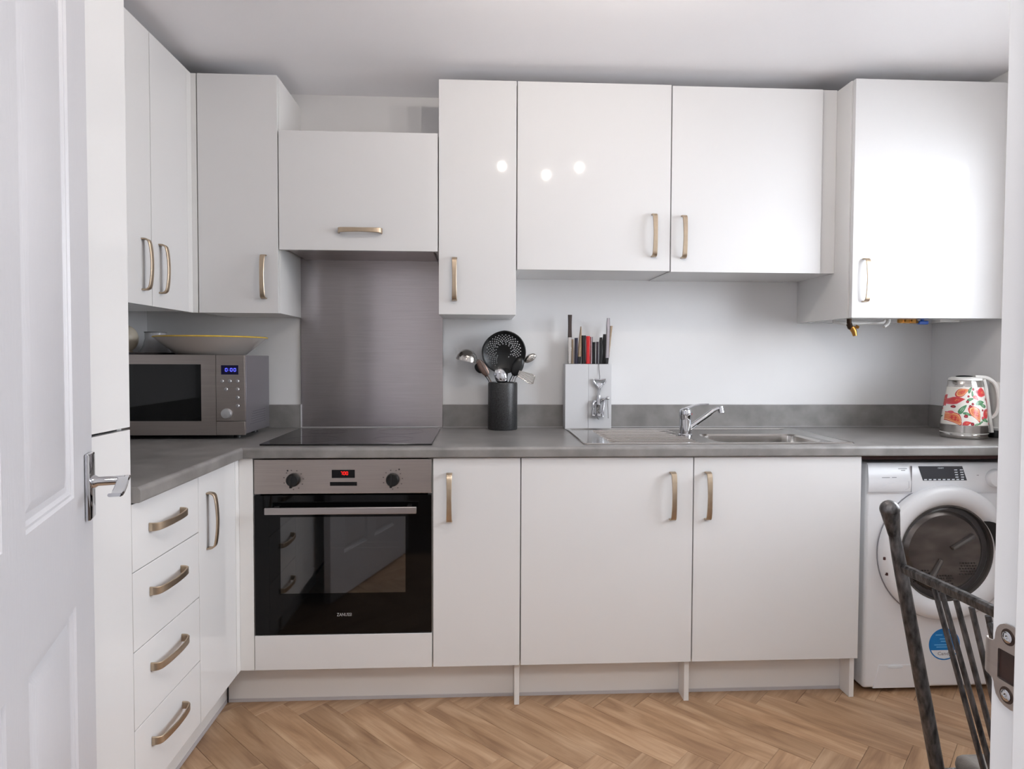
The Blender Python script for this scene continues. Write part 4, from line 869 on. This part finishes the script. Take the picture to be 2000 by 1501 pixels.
def pcol(u, v):
    col = WHT
    for pu, pv, s, an, kd in pais:
        s = s * (1.28 if kd in 'org' else 1.25); du, dv = (u - pu) * 1.10, (v - pv) * 1.0
        if abs(du) > .3 or abs(dv) > .3: continue
        a = math.radians(an); x = (du * math.cos(a) + dv * math.sin(a)) / s; y = (-du * math.sin(a) + dv * math.cos(a)) / s
        y += .25 * x * x * (1 if kd != 'g' else .6)
        wd_ = .52 * (1 - .75 * max(0, min(1, (x + .25) / 1.05))) if kd not in 'dp' else .6
        e = math.hypot((x + .05) / .85 if kd not in 'dp' else x / .6, y / max(wd_, .08))
        if kd == 'g': e = math.hypot(x / .85, y / (.30 * (1 - .4 * x)))
        if e < 1:
            if kd == 'o': col = REDc if e > .82 else CRM if e > .72 else ORG if e > .42 or math.sin(x * 22) * math.sin(y * 22) > .1 else REDc
            elif kd == 'r': col = PNK if e > .82 else REDc if e > .3 or math.sin(x * 20) * math.sin(y * 20) > 0 else ORG
            elif kd == 'g': col = GRN if e > .5 else DGR if abs(y) < .05 else srgb((150, 190, 160))
            elif kd == 'd': col = DRD if e > .4 else REDc
            else: col = PNK
    return col
rows = []
for j in range(NV + 1):
    z = .0517 + (.196 - .0517) * j / NV; r_ = kr(z); rows.append([me_b.verts.new((kx + r_ * math.cos(2 * PI * i / NU), ky + r_ * math.sin(2 * PI * i / NU), kz + z)) for i in range(NU)])
vcol = {}
for j in range(NV + 1):
    for i in range(NU):
        th_ = (2 * PI * i / NU - 1.5 * PI); th_ = (th_ + PI) % (2 * PI) - PI
        th_ = ((th_ + .12 + PI / 2) % PI) - PI / 2
        u_ = .5 + .5 * math.sin(th_); vcol[rows[j][i]] = (*pcol(u_, j / NV), 1)
for j in range(NV):
    for i in range(NU):
        f = me_b.faces.new((rows[j][i], rows[j][(i + 1) % NU], rows[j + 1][(i + 1) % NU], rows[j + 1][i]))
        for l in f.loops: l[cl] = vcol[l.vert]
fm = bpy.data.materials.new('paisley_print'); fm.use_nodes = True; at_ = fm.node_tree.nodes.new('ShaderNodeVertexColor'); at_.layer_name = 'Col'
fm.node_tree.links.new(at_.outputs[0], fm.node_tree.nodes['Principled BSDF'].inputs['Base Color']); fm.node_tree.nodes['Principled BSDF'].inputs['Roughness'].default_value = .22
P('patterned_body', me_b, fm, kt)
b = bm_(); lathe(b, [(.0578, .1962), (.0555, .2180), (.0530, .2210)], (kx, ky, kz), 48); P('top_band', b, POLST, kt)
b = bm_(); lathe(b, [(.0550, .2212), (.0540, .2290), (.0450, .2330), (.001, .2345)], (kx, ky, kz), 40, capt=False); lid = P('lid', b, WPL2, kt)
b = bm_(); ell(b, (kx - .004, ky, kz + .2355), (.030, .024, .0045)); P('lid_knob', b, BLACKP, lid)
hd = Vector((.92, -.38, 0)).normalized(); sd = Vector((-hd.y, hd.x, 0)); k0 = Vector((kx, ky, kz))
def kp(o_, z): return k0 + hd * o_ + Vector((0, 0, z))
b = bm_(); strap(b, cr([kp(.030, .2340), kp(.060, .2330), kp(.080, .2240), kp(.096, .2050), kp(.1050, .1750), kp(.1080, .1350), kp(.1040, .1050), kp(.0940, .0850), kp(.0820, .0760)]), sd, .028, .013); P('handle', b, WPL2, kt)
b = bm_(); strap(b, [kp(.0560, .2250), kp(.0640, .1900), kp(.0720, .1300), kp(.0800, .0700), kp(.0860, .0230)], sd, [.034, .034, .034, .034, .036], .014); spn = P('spine', b, WPL2, kt)
b = bm_(); strap(b, [kp(.0735, .1750), kp(.0800, .1300), kp(.0850, .0930)], sd, .012, .0040); P('water_gauge', b, mat('dark_gauge', (60, 40, 38), .2), spn)
b = bm_(); strap(b, [kp(.0850, .0420), kp(.1100, .0395)], sd, .018, .006); P('switch', b, WPL2, spn)
# second white appliance behind the kettle handle
t = thing('white_jug', 'white rounded appliance on a dark foot, mostly hidden behind the kettle handle', 'appliance', (3.400, -.408, .9085))
b = bm_(); lathe(b, [(.022, .028), (.0240, .034), (.0250, .200), (.0220, .212), (.014, .216)], (3.4030, -.3980, kz), 32); P('body', b, WPL2, t)
b = bm_(); lathe(b, [(.0230, 0), (.0240, .004), (.0230, .0275)], (3.4030, -.3980, kz), 32); P('foot', b, BLACKP, t)

# --- microwave
mw = thing('microwave_oven', 'brushed steel microwave on the worktop in the left corner, clock lit blue', 'microwave', (.30, -.26, .9085))
mx0, mx1, mf, mbk = .0600, .5480, -.4000, -.1260
b = bm_(); box(b, mx0 + .004, mx1 - .002, mf + .014, mbk, .9270, 1.2150, .003, 2); P('case', b, mat('grey_metallic_case', (150, 148, 154), .34, .85), mw)
b = bm_()
for k in range(8): y = -.335 + k * .022; zq = .965 + (k % 1) * .0; 
for k in range(6): z = .958 + k * .0090; box(b, mx1 - .0021, mx1 - .0012, -.345 + k * .006, -.180, z, z + .0022)
P('side_vents', b, mat('vent_shadow', (108, 106, 112), .5, .5), mw, smooth=False)
for x in (mx0 + .04, mx1 - .05):
    for y in (mf + .06, mbk - .04): b = bm_(); lathe(b, [(.014, 0), (.014, .0184)], (x, y, .9085), 14); P('foot', b, BLACKP, mw)
b = bm_(); mz0, mz1 = .9240, 1.2165; ax0, ax1, az0, az1 = .0800, .3910, .9755, 1.1820
for x0, x1, z0, z1 in ((mx0, ax0, mz0, mz1), (ax1, .4435, mz0, mz1), (ax0, ax1, mz0, az0), (ax0, ax1, az1, mz1)): box(b, x0, x1, mf, mf + .0135, z0, z1)
bmesh.ops.remove_doubles(b, verts=b.verts[:], dist=.00001); md = P('door', b, STEELM, mw, smooth=False)
b = bm_(); box(b, ax0, ax1, mf + .0005, mf + .0035, az0, az1); P('window_pane', b, MICROPANE, md, smooth=False)
b = bm_(); box(b, ax0 + .002, ax1 - .002, mf + .009, mf + .0125, az0 + .002, az1 - .002); P('window_mesh', b, mat('dark_mesh', (52, 54, 54), .6), md, smooth=False)
b = bm_(); box(b, .4445, .5460, mf, mf + .0135, .9755, mz1, .0012); cpn = P('control_panel', b, STEELM, mw)
b = bm_(); box(b, .4445, .5460, mf, mf + .0135, mz0, .9735, .0012); P('door_release', b, STEELM, mw)
b = bm_(); box(b, .4630, .5245, mf - .0012, mf - .0001, 1.1450, 1.1790, .0004, 1); P('clock_display', b, LEDBG, cpn)
b = bm_(); digit(b, '0', .4775, mf - .0013, 1.1560, .0085, .0130, .0018); box(b, .4905, .4920, mf - .0020, mf - .0013, 1.1590, 1.1605); box(b, .4905, .4920, mf - .0020, mf - .0013, 1.1645, 1.1660); digit(b, '0', .4955, mf - .0013, 1.1560, .0085, .0130, .0018); digit(b, '0', .5080, mf - .0013, 1.1560, .0085, .0130, .0018); P('clock_digits', b, LEDB, cpn, smooth=False)
for x, z in ((.466, 1.121), (.4935, 1.121), (.521, 1.121), (.4800, 1.0915), (.521, 1.0915), (.521, 1.061), (.521, 1.031)):
    b = bm_(); lathe(b, [(.0068, 0), (.0068, .002), (.0050, .0042), (.001, .005)], seg=18, M=Mface(x, mf - .0001, z), capt=False); P('button', b, GREYP, cpn)
b = bm_(); lathe(b, [(.0190, 0), (.0185, .008), (.0165, .0125), (.001, .0145)], seg=32, M=Mface(.4820, mf - .0001, 1.0030), capt=False); P('dial', b, mat('silver_dial', (200, 200, 202), .35, .7), cpn)

# on top of the microwave
zt_ = 1.2170
b = bm_(); prb = [(.1180, 0), (.1230, .001), (.1980, .0640), (.2010, .0650), (.1990, .0668), (.1210, .0050), (.001, .0030)]
t = thing('serving_bowl', 'wide shallow white serving bowl with a yellow rim on top of the microwave', 'bowl', (.372, -.2560, zt_)); lathe(b, prb, (.372, -.2560, zt_), 72, capt=False); P('dish', b, DISHW, t, ang=60)
b = bm_(); lathe(b, [(.1985, .0640), (.2025, .0645), (.2030, .0680), (.2000, .0695), (.1975, .0680)], (.372, -.2560, zt_), 72, capb=False, capt=False); P('rim', b, YEL, t)
b = bm_(); lathe(b, [(.106, 0), (.111, .004), (.114, .0080), (.111, .0085), (.105, .003), (.001, .003)], (.1180, -.2130, zt_), 48, capt=False); single('steel_tray', b, POLST, 'round steel tray on top of the microwave at the left', 'tray', (.118, -.213, zt_))
t = thing('glass_cloche', 'clear glass flared dome with a flat top standing on the steel tray', 'glass', (.118, -.170, zt_ + .0036)); b = bm_()
lathe(b, [(.0640, 0), (.0600, .010), (.0450, .034), (.0390, .058), (.0390, .0830), (.0370, .0830), (.0370, .058), (.0430, .033), (.058, .009), (.062, 0)], (.1180, -.1700, zt_ + .0036), 40, capb=False, capt=False); P('wall', b, CLEAR, t)
b = bm_(); lathe(b, [(.0400, .0832), (.0405, .0860), (.0370, .0862), (.001, .0855)], (.1180, -.1700, zt_ + .0036), 40, capt=False); P('top_disc', b, mat('smoky_edge', (120, 116, 116), .2), t)
b = bm_()
for k in range(12): a = random.random() * 6.28; r_ = .005 + random.random() * .028; ell(b, (.112 + r_ * math.cos(a), -.172 + r_ * math.sin(a), zt_ + .010 + random.random() * .012), (.012, .006, .005), Matrix.Rotation(a, 4, 'Z'), 10, 6)
o = single('herb_sprigs', b, OLIVE, 'dark green sprigs lying under the glass dome on the steel tray', 'herbs', (.128, -.175, zt_ + .004)); o['kind'] = 'stuff'
b = bm_(); ell(b, (.0560, -.2720, zt_ + .0600), (.0450, .0450, .0520), None, 28, 18); lathe(b, [(.024, 0), (.026, .010)], (.056, -.272, zt_ + .0036), 24); single('cream_jar', b, CREAM, 'round cream pottery jar at the far left on the steel tray above the microwave', 'jar', (.056, -.272, zt_ + .0036))

# --- wrought iron chair
ch = thing('iron_chair', 'wrought iron chair with ball finials and upright spindles behind the door jamb', 'chair', (2.45, -1.85, 0))
YA, YN = -1.650, -2.080; sl = .21
def bx_(z): return 2.1403 + sl * (.936 - z)
def post(y):
    b = bm_(); pts = [(bx_(z), y, z) for z in (.922, .85, .75, .65, .55, .45)] + [(2.240, y, .40), (2.225, y, .2), (2.205, y, 0.0)]
    tube(b, pts, [.0085, .0110, .0115, .0118, .0120, .0122, .012, .0115, .012], 14); P('back_post', b, IRON, ch)
    b = bm_(); ell(b, (bx_(.940), y, .940), (.0165, .0165, .0165)); tube(b, [(bx_(.934), y, .934), (bx_(.922), y, .922), (bx_(.908), y, .908), (bx_(.893), y, .893)], [.0155, .0140, .0118, .0100], 16); P('finial', b, IRON, ch)
post(YA); post(YN)
b = bm_(); strap(b, [(bx_(.834), YA + .002 - (YA - YN) * k / 8, .834 + .004 * math.sin(k / 8 * PI)) for k in range(9)], (.21, 0, -1), .0185, .012); P('top_rail', b, IRON, ch)
ys = [(-1.7340, -1.7870), (-1.7510, -1.8080), (-1.7820, -1.8280), (-1.8140, -1.8440), (-1.8460, -1.8600), (-1.8790, -1.8760), (-1.9110, -1.8920), (-1.9430, -1.9120), (-1.974, -1.933)]
for y0, y1 in ys:
    b = bm_(); pts = []
    for k in range(9): z = .826 - (.826 - .455) * k / 8; pts.append((bx_(z), y0 + (y1 - y0) * (k / 8), z))
    tube(b, pts, .0044, 10); P('spindle', b, IRON, ch)
b = bm_(); tube(b, [(bx_(.80) + 0.0005, -1.8650, .776), (bx_(.812), -1.860, .800), (bx_(.82), -1.848, .816)], .0045, 8); P('scroll', b, IRON, ch)
b = bm_(); tube(b, [(bx_(.455), YA, .455), (bx_(.455), YN, .455)], .009, 10); tube(b, [(2.62, YA + .01, .45), (2.62, YN - .01, .45)], .009, 10); tube(b, [(2.245, YA, .45), (2.62, YA + .01, .45)], .009, 10); tube(b, [(2.245, YN, .45), (2.62, YN - .01, .45)], .009, 10); P('seat_frame', b, IRON, ch)
b = bm_(); box(b, 2.262, 2.625, YN + .005, YA - .005, .4600, .4950, .015, 3); P('seat', b, mat('grey_seat_fabric', (112, 106, 100), .85, vary=.1, vscale=60, bump=.3, bscale=300), ch)
for y in (YA + .01, YN - .01): b = bm_(); tube(b, [(2.62, y, .45), (2.63, y, .2), (2.645, y, 0)], .011, 12); P('front_leg', b, IRON, ch)

# --- ceiling spotlights (seen only as glints in the doors)
t = thing('ceiling_spotlight', 'round ceiling plate with three lit spotlights above the kitchen floor', 'ceiling light', (1.74, -1.27, ZC - .001))
b = bm_(); lathe(b, [(.11, -.022), (.12, -.018), (.12, 0)], (1.74, -1.27, ZC - .001), 36); P('ceiling_plate', b, WPL2, t)
for x, y, z in SPOTS:
    b = bm_(); tube(b, [(1.74 + (x - 1.74) * .35, -1.27 + (y + 1.27) * .35, ZC - .02), (x, y, z + .075)], .006, 8); P('arm', b, WPL2, t)
    b = bm_(); lathe(b, [(.010, .0145), (.018, .022), (.020, .060), (.014, .075), (.001, .076)], (x, y, z), 28, capt=False); P('lamp_holder', b, WPL2, t)
    b = bm_(); ell(b, (x, y, z), (.0125, .0125, .0140), None, 14, 9); P('bulb', b, LAMPM, t)
print('planks', nplank)
